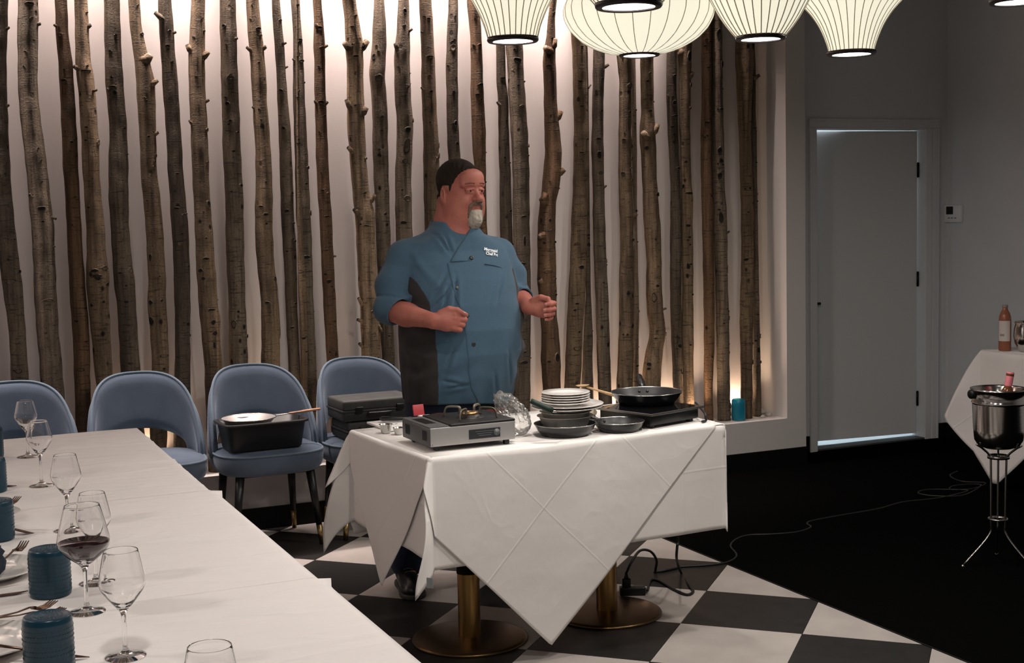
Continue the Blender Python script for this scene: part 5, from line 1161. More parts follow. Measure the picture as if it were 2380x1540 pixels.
def case(loc, rz, w, d, h, label, slope=False):
    t = thing('tool_case', label, 'case', loc, rz, 'black cases on the velvet chair')
    hb = h*0.48
    MB().box((0, 0, hb/2), (w, d, hb), bev=0.012).build('lower_shell', m_case, t)
    MB().box((0, 0, hb+(h-hb)/2), (w, d, h-hb-0.002), bev=0.012).build('lid', m_lid, t)
    MB().box((0, 0, hb), (w+0.006, d+0.006, 0.010), bev=0.002).build('seam_rib', mat('case_rib', (0.035, 0.036, 0.035), 0.5), t)
    for k in (-1, 1): MB().box((k*w*0.28, -d/2-0.004, hb+0.006), (0.036, 0.010, 0.030), bev=0.003).build('latch', m_tblk, t)
    MB().tube(catmull([(-0.055, -d/2, hb-0.012), (-0.05, -d/2-0.018, hb-0.012), (0.05, -d/2-0.018, hb-0.012), (0.055, -d/2, hb-0.012)], 4), 0.006, 8).build('carry_handle', m_tblk, t)
    return t
case((2.062, 6.29, sz), math.radians(2), 0.35, 0.24, 0.095, 'lower black hard case resting on the velvet chair seat')
case((2.055, 6.285, sz+0.0955), math.radians(1), 0.375, 0.255, 0.105, 'upper black hard case with grey scuffed lid, topmost on the chair')
# ================================================================ the cook (implicit surfaces, polygonised with surface nets)
class Field:
    def __init__(s, xs, ys, zs):
        s.ax = [np.asarray(a, np.float32) for a in (xs, ys, zs)]
        s.F = np.full([len(a) for a in s.ax], 0.25, np.float32)
    def sl(s, lo, hi):
        out = []
        for a, l, h in zip(s.ax, lo, hi):
            i = max(0, int(np.searchsorted(a, l))-1); j = min(len(a), int(np.searchsorted(a, h))+1); out.append(slice(i, max(i+1, j)))
        return tuple(out)
    def grid(s, S): return np.meshgrid(*[a[q] for a, q in zip(s.ax, S)], indexing='ij')
    def op(s, lo, hi, fn, k=0.01, mode='u'):
        m = 0.05
        S = s.sl([v-m for v in lo], [v+m for v in hi]) if lo is not None else (slice(None),)*3
        d = fn(*s.grid(S)).astype(np.float32); a = s.F[S]
        if mode == 'u':
            h = np.clip(0.5+0.5*(a-d)/k, 0, 1); s.F[S] = a*(1-h)+d*h-k*h*(1-h)
        elif mode == 's':
            d = -d; h = np.clip(0.5-0.5*(a-d)/k, 0, 1); s.F[S] = a*(1-h)+d*h+k*h*(1-h)
        elif mode == 'i':
            h = np.clip(0.5-0.5*(a-d)/k, 0, 1); s.F[S] = a*(1-h)+d*h+k*h*(1-h)
        elif mode == 'add': s.F[S] = a+d
        return s
    def cone(s, p, q, r0, r1, k=0.01, mode='u'):
        p, q = np.array(p, float), np.array(q, float); R = max(r0, r1)
        lo, hi = np.minimum(p, q)-R, np.maximum(p, q)+R; d = q-p; L2 = float(d@d)+1e-9
        def fn(X, Y, Z):
            t = np.clip(((X-p[0])*d[0]+(Y-p[1])*d[1]+(Z-p[2])*d[2])/L2, 0, 1)
            return np.sqrt((X-p[0]-t*d[0])**2+(Y-p[1]-t*d[1])**2+(Z-p[2]-t*d[2])**2)-(r0+(r1-r0)*t)
        return s.op(lo, hi, fn, k, mode)
    def ell(s, c, r, k=0.01, mode='u', R=None):
        """ellipsoid; R = 3x3 rows are its axes"""
        c = np.array(c, float); R = np.eye(3) if R is None else R; m = max(r)
        def fn(X, Y, Z):
            P = [X-c[0], Y-c[1], Z-c[2]]; q = [(R[i][0]*P[0]+R[i][1]*P[1]+R[i][2]*P[2]) for i in range(3)]
            k0 = np.sqrt(sum((q[i]/r[i])**2 for i in range(3)))+1e-6; k1 = np.sqrt(sum((q[i]/r[i]**2)**2 for i in range(3)))+1e-6
            return k0*(k0-1)/k1
        return s.op(c-m, c+m, fn, k, mode)
    def nets(s):
        F = s.F; neg = F < 0; nx, ny, nz = F.shape
        cnt = np.zeros((nx-1, ny-1, nz-1), np.int8)
        for dx in (0, 1):
            for dy in (0, 1):
                for dz in (0, 1): cnt += neg[dx:nx-1+dx, dy:ny-1+dy, dz:nz-1+dz]
        I, J, K = np.nonzero((cnt > 0) & (cnt < 8))
        idx = np.full(cnt.shape, -1, np.int64); idx[I, J, K] = np.arange(len(I))
        acc = np.zeros((len(I), 3)); n = np.zeros(len(I))
        C = [(0, 0, 0), (1, 0, 0), (0, 1, 0), (1, 1, 0), (0, 0, 1), (1, 0, 1), (0, 1, 1), (1, 1, 1)]
        for a in range(8):
            for ax in range(3):
                if C[a][ax]: continue
                b = list(C[a]); b[ax] = 1
                f0 = F[I+C[a][0], J+C[a][1], K+C[a][2]]; f1 = F[I+b[0], J+b[1], K+b[2]]
                m = (f0 < 0) != (f1 < 0); t = np.where(m, f0/np.where(m, f0-f1, 1), 0)
                for q, (ii, g) in enumerate(zip((I, J, K), s.ax)):
                    g0 = g[ii+C[a][q]]; g1 = g[ii+b[q]]; acc[:, q] += np.where(m, g0+t*(g1-g0), 0)
                n += m
        V = acc/np.maximum(n, 1)[:, None]; Q = []
        for ax in range(3):
            A = neg[tuple(slice(0, -1) if q == ax else slice(None) for q in range(3))]
            B = neg[tuple(slice(1, None) if q == ax else slice(None) for q in range(3))]
            e = np.nonzero(A != B); s0 = A[e]; e = list(e)
            u, v = (ax+1) % 3, (ax+2) % 3
            ok = np.ones(len(s0), bool)
            for w_ in (u, v): ok &= (e[w_] > 0) & (e[w_] < F.shape[w_]-1)
            e = [x[ok] for x in e]; s0 = s0[ok]
            def at(du, dv):
                p = list(e); p[u] = e[u]-du; p[v] = e[v]-dv; return idx[tuple(p)]
            q = np.stack([at(1, 1), at(0, 1), at(0, 0), at(1, 0)], 1)
            q[~s0] = q[~s0][:, ::-1]; Q.append(q)
        return V, np.concatenate(Q)
def smooth_mesh(V, Q, it=2, lam=0.5):
    E = np.concatenate([Q[:, [0, 1]], Q[:, [1, 2]], Q[:, [2, 3]], Q[:, [3, 0]]]); n = len(V)
    for _ in range(it):
        acc = np.zeros_like(V); c = np.zeros(n)
        for a, b in ((0, 1), (1, 0)):
            for q in range(3): acc[:, q] += np.bincount(E[:, a], V[E[:, b], q], n)
            c += np.bincount(E[:, a], minlength=n)
        V = V+lam*(acc/np.maximum(c, 1)[:, None]-V)
    return V
PO = np.array([2.07, 5.17, 0.0])
skin = bpy.data.materials.new('skin'); skin.use_nodes = True; gs = NT(skin)
P_ = gs.n('TexCoord').outputs['Object']
c = gs.mix(gs.ramp(gs.noise(P_, 14, 3), 0.35, 0.7), (0.27, 0.082, 0.063), (0.34, 0.120, 0.088))
c = gs.mix(gs.math('MULTIPLY', gs.ramp(gs.noise(P_, 120, 2), 0.5, 0.75), 0.25), c, (0.22, 0.055, 0.045))
gs.l(c, gs.b.inputs['Base Color']); gs.b.inputs['Roughness'].default_value = 0.62; gs.b.inputs['Specular IOR Level'].default_value = 0.3; gs.b.inputs['Subsurface Weight'].default_value = 0.12
gs.b.inputs['Subsurface Radius'].default_value = (1.0, 0.3, 0.15); gs.b.inputs['Subsurface Scale'].default_value = 0.008
gs.bump(gs.noise(P_, 260, 3), 0.25, 0.002)
def fabric(name, col, sc=900, var=0.10):
    m = mat(name, col, 0.9, spec=0.15, var=var, vscale=260, bump=0.35, bscale=sc, sheen=0.1); return m
m_denim = fabric('blue_chambray', (0.048, 0.090, 0.132)); m_panel = fabric('charcoal_knit', (0.026, 0.023, 0.023)); m_jean = fabric('navy_denim', (0.010, 0.016, 0.032)); m_under = fabric('black_tee', (0.008, 0.008, 0.008))
m_hair = mat('dark_brown_hair', (0.014, 0.0085, 0.006), 0.8, spec=0.2, bump=0.6, bscale=300, var=0.25, vscale=160, aniso=(1, 1, 0.3))
m_grey = mat('grizzled_beard', (0.27, 0.235, 0.195), 0.85, bump=0.7, bscale=320, var=0.35, vscale=90, aniso=(1, 1, 0.25))
m_mous = mat('brown_grey_moustache', (0.13, 0.080, 0.060), 0.85, bump=0.7, bscale=320, var=0.3, vscale=110)
m_brow = mat('brow_hair', (0.15, 0.058, 0.043), 0.85, bump=0.5, bscale=320)
m_lip = mat('lip_skin', (0.21, 0.055, 0.045), 0.5)
m_eye = mat('eye_white', (0.20, 0.125, 0.11), 0.25); m_iris = mat('eye_iris', (0.016, 0.012, 0.010), 0.15); m_nail = mat('finger_nail', (0.33, 0.125, 0.098), 0.4)
pers = thing('person', 'person in a blue short-sleeved cook jacket with charcoal sides, standing behind the cooking station', 'person', tuple(PO))
# ---- torso profile   z: halfwidth, halfdepth, cx, cy
TP = np.array([(0.70, .205, .160, .000, .005), (0.79, .221, .172, .000, -.008), (0.90, .240, .192, .004, -.026), (1.00, .255, .208, .008, -.038), (1.10, .258, .208, .010, -.040), (1.20, .252, .194, .010, -.032),
               (1.30, .246, .170, .008, -.016), (1.37, .240, .148, .006, -.002), (1.42, .222, .126, .004, .006), (1.455, .180, .118, .002, .006), (1.485, .122, .112, .004, .004), (1.52, .096, .100, .004, .004), (1.60, .060, .07, .002, .010)])
def tprof(Z): return [np.interp(Z, TP[:, 0], TP[:, i]) for i in range(1, 5)]
NE = 2.35
def torso_sdf(off=0.0, fold=0.0):
    def fn(X, Y, Z):
        a, b, cx, cy = tprof(Z); a = a+off; b = b+off
        x, y = (X-cx), (Y-cy); rho = ((np.abs(x)/a)**NE+(np.abs(y)/b)**NE)**(1/NE)
        d = (rho-1)*np.minimum(a, b)*0.95
        if fold:
            ph = np.arctan2(x/a, -y/b)
            low = np.clip((1.12-Z)/0.30, 0, 1)
            d = d-fold*low*(0.55*np.sin(ph*9+0.6+2.0*Z)+0.35*np.sin(ph*15+1.9))
            side = np.exp(-((np.abs(ph)-1.25)/0.45)**2)
            d = d-fold*0.8*side*np.sin(Z*48+3*ph)*np.clip((Z-0.85)/0.1, 0, 1)*np.clip((1.30-Z)/0.1, 0, 1)
            # drag lines from the chest to the armpits and across the belly
            d = d-fold*0.55*np.exp(-((Z-1.29-0.30*(np.abs(ph)-0.6))/0.03)**2)*np.exp(-((np.abs(ph)-0.85)/0.4)**2)
            d = d-fold*0.45*np.sin((Z+0.10*np.abs(ph))*70)*np.exp(-((Z-0.93)/0.10)**2)*np.exp(-((ph+0.5)/0.5)**2)
        return d
    return fn
def front_y(x, z, off=0.0):
    a, b, cx, cy = [float(np.interp(z, TP[:, 0], TP[:, i])) for i in range(1, 5)]
    q = 1-(min(0.999, abs(x-cx)/(a+off)))**NE
    return cy-(b+off)*q**(1/NE)
# arms (joints)
RS, RE, RW = (-.205, .020, 1.392), (-.296, -.018, 1.190), (-.188, -.262, 1.150)
LS, LE, LW_ = (.212, .022, 1.388), (.284, .000, 1.208), (.255, -.198, 1.182)
fx = np.arange(-0.40, 0.405, 0.0036); fy = np.arange(-0.36, 0.235, 0.0036)
fz = np.r_[np.arange(0.06, 1.09, 0.011), np.arange(1.09, 1.25, 0.0032), np.arange(1.25, 1.49, 0.007), np.arange(1.49, 1.83, 0.0030)]
B = Field(fx, fy, fz)
B.op((-.3, -.3, .72), (.3, .25, 1.6), torso_sdf(-0.016), 0.01)
for sx, an in ((-1, (-.215, .085, .09)), (1, (.165, .085, .09))):
    kn = (sx*.135-.02, .02, .47)
    B.cone((sx*.10, .015, .80), kn, .095, .066, .05); B.cone(kn, an, .064, .038, .02); B.cone(an, (an[0]-.01, an[1]-.09, .048), .036, .020, .015)
for S_, E_, W2 in ((RS, RE, RW), (LS, LE, LW_)):
    B.cone(S_, E_, .062, .050, .03)
    E_, W2 = np.array(E_), np.array(W2); m_ = E_*0.62+W2*0.38+np.array([0, 0, -.004])
    B.cone(E_, m_, .049, .047, .02); B.cone(m_, W2, .046, .029, .02)
# ---- hands
NAILS = []
def hand(W, d, up, n, curl, tn=1.0):
    W, d, up, n = [np.array(v, float) for v in (W, d, up, n)]
    d /= np.linalg.norm(d); n = n-d*(n@d); n /= np.linalg.norm(n); up = up-d*(up@d)-n*(up@n); up /= np.linalg.norm(up)
    R = np.array([d, up, n])
    B.cone(W-d*0.01, W+d*0.03, .0285, .030, .015)
    B.ell(W+d*0.048, (.050, .041, .021), .012, R=R)
    B.cone(W+d*0.02+up*0.012, W+d*0.055+up*0.026, .020, .014, .012)
    tips = []
    for i, (v, L, r) in enumerate(((.0285, 1.0, .0108), (.0098, 1.08, .0110), (-.0090, 1.02, .0104), (-.0268, .84, .0092))):
        p0 = W+d*(.078-.003*abs(i-1))+up*v-n*.004
        a1, a2, a3 = curl[i]
        dirv = lambda a: d*math.cos(a)+n*math.sin(a)
        p1 = p0+dirv(a1)*.039*L+up*(-.002*i); p2 = p1+dirv(a2)*.027*L; p3 = p2+dirv(a3)*.020*L
        B.ell(p0, (.0125, .0115, .0115), .006, R=R)
        B.cone(W+d*.045+up*v*0.8, p0, .013, r*1.12, .006); B.cone(p0, p1, r*1.08, r, .0035); B.cone(p1, p2, r, r*.93, .0025); B.cone(p2, p3, r*.93, r*.80, .0025)
        NAILS.append((p3, dirv(a3), -(n*math.cos(a3)-d*math.sin(a3)), up, r*.82))
        tips.append(p3)
    t0 = W+d*.022+up*.030+n*.006*tn; t1 = W+d*.054+up*.048+n*.014*tn; t2 = W+d*.086+up*.044+n*.016*tn; t3 = (tips[0]*0.45+(W+d*.108+up*.028+n*.014)*0.55) if tn > 0 else W+d*.113+up*.030-n*.002
    B.cone(t0, t1, .0165, .0128, .010); B.cone(t1, t2, .0126, .0118, .004); B.cone(t2, t3, .0116, .0088, .004)
    dd = (t3-t2)/np.linalg.norm(t3-t2)
    NAILS.append((t3, dd, (up*0.9-n*0.45), np.cross(dd, up), .0088))
hand(RW, (.90, -.42, -.03), (.05, .0, 1), (.42, .90, -.15), [(0.35, 1.35, 2.3), (0.45, 1.75, 2.8), (0.55, 1.9, 3.0), (0.6, 1.95, 3.0)], -0.35)
hand(LW_, (.66, -.72, -.10), (.10, .05, 1), (-.74, -.62, -.12), [(0.35, 1.75, 2.75), (0.55, 1.80, 2.70), (0.55, 1.65, 2.55), (0.5, 1.5, 2.4)])
# ---- head
HA = math.radians(18.5)
hf = np.array([math.sin(HA), -math.cos(HA), 0.0]); hs = np.array([math.cos(HA), math.sin(HA), 0.0]); hu = np.array([0.06*hf[0], 0.06*hf[1], 1.0]); hu /= np.linalg.norm(hu)
HC_ = np.array([0.037, -0.010, 1.650]); HR = np.array([hf, hs, hu])
def H(f, s_, u): return HC_+hf*f+hs*s_+hu*u
B.cone((0.0, .030, 1.43), H(-.030, 0, -.045), .084, .076, .03)
B.cone((0.008, -.002, 1.44), H(.018, 0, -.080), .082, .066, .03)
B.ell(H(-.016, 0, .046), (.098, .0785, .094), .02, R=HR)
B.ell(H(.018, 0, -.015), (.082, .0740, .098), .03, R=HR)
B.ell(H(.026, 0, -.068), (.064, .074, .054), .03, R=HR)          # jaw
B.ell(H(.016, 0, -.100), (.066, .070, .042), .03, R=HR)          # full under-chin
B.ell(H(.074, 0, -.098), (.024, .030, .024), .022, R=HR)         # chin
for s_ in (-1, 1):
    B.ell(H(.060, .042*s_, -.028), (.030, .026, .030), .022, R=HR)   # cheek
    B.ell(H(.026, .064*s_, -.056), (.042, .021, .044), .025, R=HR)   # jowl
    B.cone(H(.088, .012*s_, .037), H(.074, .052*s_, .038), .0125, .012, .012)   # brow ridge
B.ell(H(.070, 0, .070), (.034, .058, .036), .025, R=HR)          # forehead
for s_ in (-1, 1): B.ell(H(.099, .031*s_, .017), (.017, .019, .0125), .010, 's', R=HR)   # sockets
B.cone(H(.086, 0, .026), H(.108, 0, -.014), .0105, .0135, .010)  # nose
B.ell(H(.113, 0, -.019), (.0185, .0185, .0160), .008, R=HR)
for s_ in (-1, 1):
    B.ell(H(.100, .0165*s_, -.021), (.0135, .0095, .011), .005, R=HR)
    B.ell(H(.103, .0075*s_, -.033), (.006, .0042, .005), .003, 's', R=HR)
B.ell(H(.092, 0, -.046), (.014, .030, .014), .012, R=HR)         # upper lip mound
B.ell(H(.088, 0, -.068), (.015, .026, .013), .010, R=HR)
B.cone(H(.106, -.024, -.0575), H(.106, .024, -.0575), .003, .003, .006, 's')
for s_ in (-1, 1):                                               # lids
    B.ell(H(.083, .031*s_, .0175), (.0125, .0165, .0115), .003, R=HR)
    B.cone(H(.0945, .017*s_, .0215), H(.0895, .046*s_, .0180), .0066, .0055, .005)
    B.cone(H(.0925, .019*s_, .0068), H(.0875, .043*s_, .0070), .0052, .0050, .006)
    # ears
    ER = np.array([hf*0.93+hs*s_*0.36, hs*s_*0.93-hf*0.36, hu])
    B.ell(H(-.014, .085*s_, -.004), (.0225, .0095, .036), .004, R=ER)
    B.ell(H(-.009, .0955*s_, .003), (.0125, .0075, .020), .004, 's', R=ER)
    B.ell(H(-.002, .084*s_, -.035), (.011, .0075, .012), .005, R=ER)
    B.ell(H(.006, .079*s_, -.008), (.0055, .006, .009), .004, R=ER)
Vb, Qb = B.nets(); Vb = smooth_mesh(Vb, Qb, 1, 0.35)
body = mesh_obj('body', Vb, Qb, skin, pers)
# eyes
for s_ in (-1, 1):
    e = MB(); bm = bmesh.new(); bmesh.ops.create_uvsphere(bm, u_segments=20, v_segments=14, radius=0.0118); bm.verts.index_update()
    c0 = H(.0862, .031*s_, .0150)
    e.add([tuple(v.co+Vector(c0)) for v in bm.verts], [[v.index for v in f.verts] for f in bm.faces]); bm.free()
    ey = e.build('eyeball', m_eye, pers)
    gz = hf*0.94+hs*0.30; gz /= np.linalg.norm(gz)
    q = Vector((0, 0, 1)).rotation_difference(Vector(gz)).to_matrix()
    MB().lathe([(0.0072, 0.0095), (0.0050, 0.0110), (0, 0.0123)], 16, c=c0, rot=q, cap=False).build('iris', m_iris, ey)
# nails
for (p, dd, out, up, r) in NAILS:
    dd = Vector(dd).normalized(); o_ = Vector(out); o_ = (o_-dd*o_.dot(dd)).normalized(); sd = dd.cross(o_)
    V = []; Fc = []
    for i in range(5):
        a = (i-2)/2*0.75
        for j, l in enumerate((-0.006, 0.0, 0.0055)):
            w_ = 1.0 if j < 2 else 0.75
            V.append(Vector(p)+dd*l+(o_*math.cos(a*w_)+sd*math.sin(a*w_))*(r*(1.03 if j < 2 else 0.93)))
    for i in range(4):
        for j in range(2): Fc.append((i*3+j, i*3+j+1, (i+1)*3+j+1, (i+1)*3+j))
    mesh_obj('finger_nail', V, Fc, m_nail, pers)
# hair cap, beard, brows: offset of the head field
def head_overlay(name, m, off, region, lo, hi, step=0.0026, noise_amp=0.0, k=0.004, it=1):
    S = B.sl([v for v in lo], [v for v in hi])
    Fh = Field(*[a[q] for a, q in zip(B.ax, S)]); Fh.F = B.F[S].copy()
    X, Y, Z = Fh.grid((slice(None),)*3)
    P = [X-HC_[0], Y-HC_[1], Z-HC_[2]]
    f = P[0]*hf[0]+P[1]*hf[1]; u = P[2]-0.06*f; s_ = P[0]*hs[0]+P[1]*hs[1]
    d = Fh.F-off(f, s_, u)
    if noise_amp: d = d+noise_amp*(np.sin(f*640+s_*300)*np.sin(s_*520+u*140)*0.6+np.sin(u*330+f*420)*0.4)
    r = region(f, s_, u)
    h = np.clip(0.5-0.5*(d-r)/k, 0, 1); Fh.F = (d*(1-h)+r*h+k*h*(1-h)).astype(np.float32)
    V, Q = Fh.nets(); V = smooth_mesh(V, Q, it, 0.4)
    return mesh_obj(name, V, Q, m, pers)
def hair_region(f, s_, u):
    line = np.interp(f, [-.13, -.09, -.045, -.022, .004, .016, .030, .046, .062, .075, .11], [-.012, -.010, -.002, .014, .004, -.010, .030, .068, .092, .102, .112])
    line = line+0.0030*np.sin(f*520+s_*130)+0.0025*np.sin(s_*610+f*90)
    line = line-0.010*np.clip((np.abs(s_)-0.0)/0.05, 0, 1)*np.clip((f-0.05)/0.02, 0, 1)
    ear = np.where(u < .040, np.abs(s_)-.0775, -1.0)*(f > -.040)*(f < .02)-1.0*((f <= -.040) | (f >= .02))
    return np.maximum((line-u)*0.7, ear)
head_overlay('hair', m_hair, lambda f, s_, u: 0.003+0.0075*np.clip((u-0.03)/0.07, 0, 1)*np.clip((.085-f)/.05, 0.25, 1), hair_region, HC_-.16, HC_+np.array([.16, .16, .18]), noise_amp=0.0024)
def beard_region(f, s_, u):
    w_ = np.interp(u, [-.150, -.135, -.11, -.085, -.070, -.055], [.016, .030, .036, .035, .027, .028])
    d1 = np.abs(s_)-w_; d2 = np.maximum(u+.0705, -.150-u); d3 = .050-f
    return np.maximum(np.maximum(d1, d2), d3)
head_overlay('goatee', m_grey, lambda f, s_, u: 0.006+0.014*np.exp(-((u+.118)/.030)**2)*np.exp(-(s_/.030)**2)*np.clip((f-.03)/.03, 0, 1), beard_region, HC_+np.array([-.05, -.18, -.20]), HC_+np.array([.18, .08, .0]), noise_amp=0.0016)
def mous_region(f, s_, u):
    a = np.abs(s_); top = np.interp(a, [0, .02, .034, .042], [-.034, -.036, -.045, -.058]); bot = np.interp(a, [0, .018, .024, .034, .042], [-.0535, -.0535, -.060, -.105, -.10])
    return np.maximum(np.maximum(np.maximum(u-top, bot-u), a-.039), .05-f)
head_overlay('moustache', m_mous, lambda f, s_, u: 0.0045+0*f, mous_region, HC_+np.array([-.05, -.18, -.16]), HC_+np.array([.18, .08, .04]), noise_amp=0.0012)
head_overlay('lower_lip', m_lip, lambda f, s_, u: 0.0022+0*f, lambda f, s_, u: np.maximum(np.maximum(np.abs(s_)-.017, np.abs(u+.0640)-.0038), .06-f), HC_+np.array([-.05, -.18, -.16]), HC_+np.array([.18, .08, .04]))
for s0 in (-1, 1):
    head_overlay('eyebrow', m_brow, lambda f, s_, u: 0.0032+0*f, lambda f, s_, u: np.maximum(np.maximum(np.abs(s_-s0*.033)-.022, np.abs(u-(.0400-0.16*np.abs(np.abs(s_)-.030)))-.0036), .05-f), HC_+np.array([-.05, -.16, -.0]), HC_+np.array([.18, .10, .09]), noise_amp=0.0008)
# ---- jacket
jx = np.arange(-0.42, 0.425, 0.0045); jy = np.arange(-0.30, 0.225, 0.0045); jz = np.arange(0.775, 1.545, 0.0045)
CREASES = [(-.170, 1.225, -.095, 1.330), (-.172, 1.190, -.060, 1.300), (-.150, 1.120, -.100, 1.280), (-.060, 1.330, -.090, 1.160), (.150, 1.300, .090, 1.200), (-.135, .900, -.060, .885), (-.120, .870, -.030, .880), (-.105, 1.50, -.060, 1.40), (-.075, 1.49, -.050, 1.405), (-.10, 1.03, -.135, .93), (.14, 1.02, .17, .86), (.08, .93, .10, .82)]
def crease_fn(X, Y, Z):
    d = np.zeros_like(X)
    for i, (x0, z0, x1, z1) in enumerate(CREASES):
        ux, uz = x1-x0, z1-z0; L2 = ux*ux+uz*uz
        t = np.clip(((X-x0)*ux+(Z-z0)*uz)/L2, 0, 1); q = (X-x0-t*ux)**2+(Z-z0-t*uz)**2
        amp = 0.0075*np.sin(np.pi*np.clip(t*0.9+0.05, 0, 1))
        d += amp*np.exp(-q/0.0055**2)-0.6*amp*np.exp(-((np.sqrt(q)-0.014)/0.010)**2)
    return d*(Y < -0.02)
def sleeve(Fd, S_, E_, W2, off=0.0):
    S_, E_, W2 = np.array(S_), np.array(E_), np.array(W2)
    sg = -1.0 if S_[0] < 0 else 1.0
    Fd.cone((.055*sg, .022, 1.474), S_+np.array([.006*sg, 0, .010]), .040+off, .062+off, .045)
    M = S_*0.5+E_*0.5+np.array([.010*sg, .004, 0])
    Fd.cone(S_, M, .072+off, .072+off, .03); Fd.cone(M, E_, .070+off, .060+off, .03)
    Fd.cone(E_, E_+(W2-E_)*0.42, .060+off, .061+off, .02)
J = Field(jx, jy, jz)
J.op((-.32, -.30, .76), (.32, .25, 1.55), torso_sdf(0.0, 0.0085), 0.01)
J.op((-.22, -.30, .80), (.22, .0, 1.52), crease_fn, mode='add')
for S_, E_, W2 in ((RS, RE, RW), (LS, LE, LW_)):
    K_ = Field(jx, jy, jz); sleeve(K_, S_, E_, W2)
    S2, E2, W3 = np.array(S_), np.array(E_), np.array(W2); fd = (W3-E2)/np.linalg.norm(W3-E2); sg = np.sign(S2[0])
    def fold(X, Y, Z, E2=E2, S2=S2, sg=sg):
        ax = (S2-E2)/np.linalg.norm(S2-E2)
        t = (X-E2[0])*ax[0]+(Y-E2[1])*ax[1]+(Z-E2[2])*ax[2]
        o = -0.0028*np.sin(t*62+(Y+sg*X)*26)*np.exp(-((t-0.075)/0.075)**2)
        cr = t-0.035-0.30*(sg*(X-E2[0])*-1+0.02)*0.5
        return o+0.0050*np.exp(-(cr/0.0055)**2)*(np.abs(X) < np.abs(E2[0])+0.045)
    K_.op(np.minimum(S2, E2)-.10, np.maximum(S2, E2)+.10, fold, mode='add')
    cut = E2+fd*0.060
    K_.op(cut-.16, cut+.16, lambda X, Y, Z: ((X-cut[0])*fd[0]+(Y-cut[1])*fd[1]-0.55*(Z-cut[2]))*0.85, 0.004, 'i')
    K_.cone(E2+fd*0.020, cut+fd*0.06, .050, .0545, .004, 's')
    h = np.clip(0.5+0.5*(J.F-K_.F)/0.028, 0, 1); J.F = J.F*(1-h)+K_.F*h-0.028*h*(1-h)
# neck opening and V
J.ell((0.010, -.014, 1.565), (.090, .098, .056), 0.008, 's'); J.ell((0.016, -.090, 1.545), (.072, .062, .058), 0.010, 's')
def cut_hem(X, Y, Z): return (0.797+0.02*np.sin(X*4)*0.3-0.006*(X)/0.2)-Z
J.op(None, None, cut_hem, 0.004, 'i')
Vj, Qj = J.nets(); Vj = smooth_mesh(Vj, Qj, 2, 0.4)
jac = mesh_obj('jacket', Vj, Qj, m_denim, pers)
def overlay(name, m, off, region, fold=0.0085, zr=(0.775, 1.545), parent=None, k=0.003, step=0.0045):
    Fh = Field(jx, jy, np.arange(zr[0], zr[1], step))
    tf = torso_sdf(off, fold) if off is not None else (lambda X, Y, Z: torso_sdf(0.0, fold)(X, Y, Z)-(0.0035+0.006*np.clip((0.035-X)/0.06, 0, 1)))
    Fh.op((-.32, -.30, zr[0]-.05), (.32, .25, zr[1]+.05), tf, 0.01)
    Fh.op((-.22, -.30, zr[0]), (.22, .0, zr[1]), crease_fn, mode='add')
    Fh.op(None, None, region, k, 'i')
    V, Q = Fh.nets(); V = smooth_mesh(V, Q, 2, 0.4)
    return mesh_obj(name, V, Q, m, parent or pers)
# charcoal side panels
def panel_r(X, Y, Z):
    xb = np.interp(Z, [.78, .81, 1.05, 1.14, 1.224, 1.30, 1.365], [-.140, -.142, -.165, -.168, -.176, -.205, -.250])
    return np.maximum(np.maximum(X-xb, Z-1.365), (0.7945-0.006*X/0.2)-Z)*0.9
def panel_l(X, Y, Z):
    xb = np.interp(Z, [.78, .81, 1.05, 1.14, 1.224, 1.30, 1.365], [.205, .215, .225, .215, .205, .215, .245])
    return np.maximum(np.maximum(xb-X, Z-1.365), (0.7945-0.006*X/0.2)-Z)*0.9
overlay('side_panel', m_panel, 0.0030, panel_r); overlay('side_panel', m_panel, 0.0030, panel_l)
# overlapping front with its diagonal lapel
def edge_x(Z): return np.interp(Z, [.79, .86, .93, 1.05, 1.164, 1.23, 1.30, 1.374, 1.376, 1.485, 1.53], [.020, -.022, -.040, -.052, -.062, -.078, -.086, -.086, -.074, .020, .060])
def front_r(X, Y, Z):
    return np.maximum(np.maximum(np.maximum(edge_x(Z)-X, Y-(-0.03)), (0.790-0.006*X/0.2+0.05*np.clip(0.06-(X-edge_x(Z)), 0, 1))-Z), X-0.225)*0.9
fo = overlay('front_overlap', m_denim, 0.0042, front_r)
def lapel_r(X, Y, Z):
    xr = np.interp(Z, [1.37, 1.42, 1.48, 1.53], [.030, .060, .085, .095])
    return np.maximum(np.maximum(np.maximum(edge_x(Z)-X, X-xr), 1.3765+0.05*np.clip(X+.07, 0, 1)*0.25-Z), Y-0.0)*0.9
overlay('lapel', m_denim, None, lapel_r, zr=(1.36, 1.50))
# chest pocket welt
mb = MB().tube([(0.075+0.012*i, front_y(0.075+0.012*i, 1.362-0.0016*i, 0.0065), 1.364-0.0010*i-0.00025*i*i) for i in range(8)], 0.0022, 6).build('pocket_welt', m_denim, fo)
# stand collar
V = []; Fc = []; nA = 60
for i in range(nA+1):
    a = -2.55+5.10*i/nA         # 0 = back of the neck
    hgt = 0.030+0.016*math.cos(a); base = 1.508-0.030*(1-math.cos(a))*0.5
    rx, ry = 0.100, 0.098
    for (r_, z) in ((1.06, base-0.012), (1.03, base), (0.975, base+hgt), (0.935, base+hgt), (0.985, base), (1.0, base-0.012)):
        V.append((0.006+rx*r_*math.sin(a), 0.012+ry*r_*math.cos(a), z))
for i in range(nA):
    for q in range(6): Fc.append((i*6+q, i*6+(q+1) % 6, (i+1)*6+(q+1) % 6, (i+1)*6+q))
Fc.append(list(range(6))); Fc.append([nA*6+q for q in range(6)][::-1])
mesh_obj('collar', V, Fc, m_denim, jac)
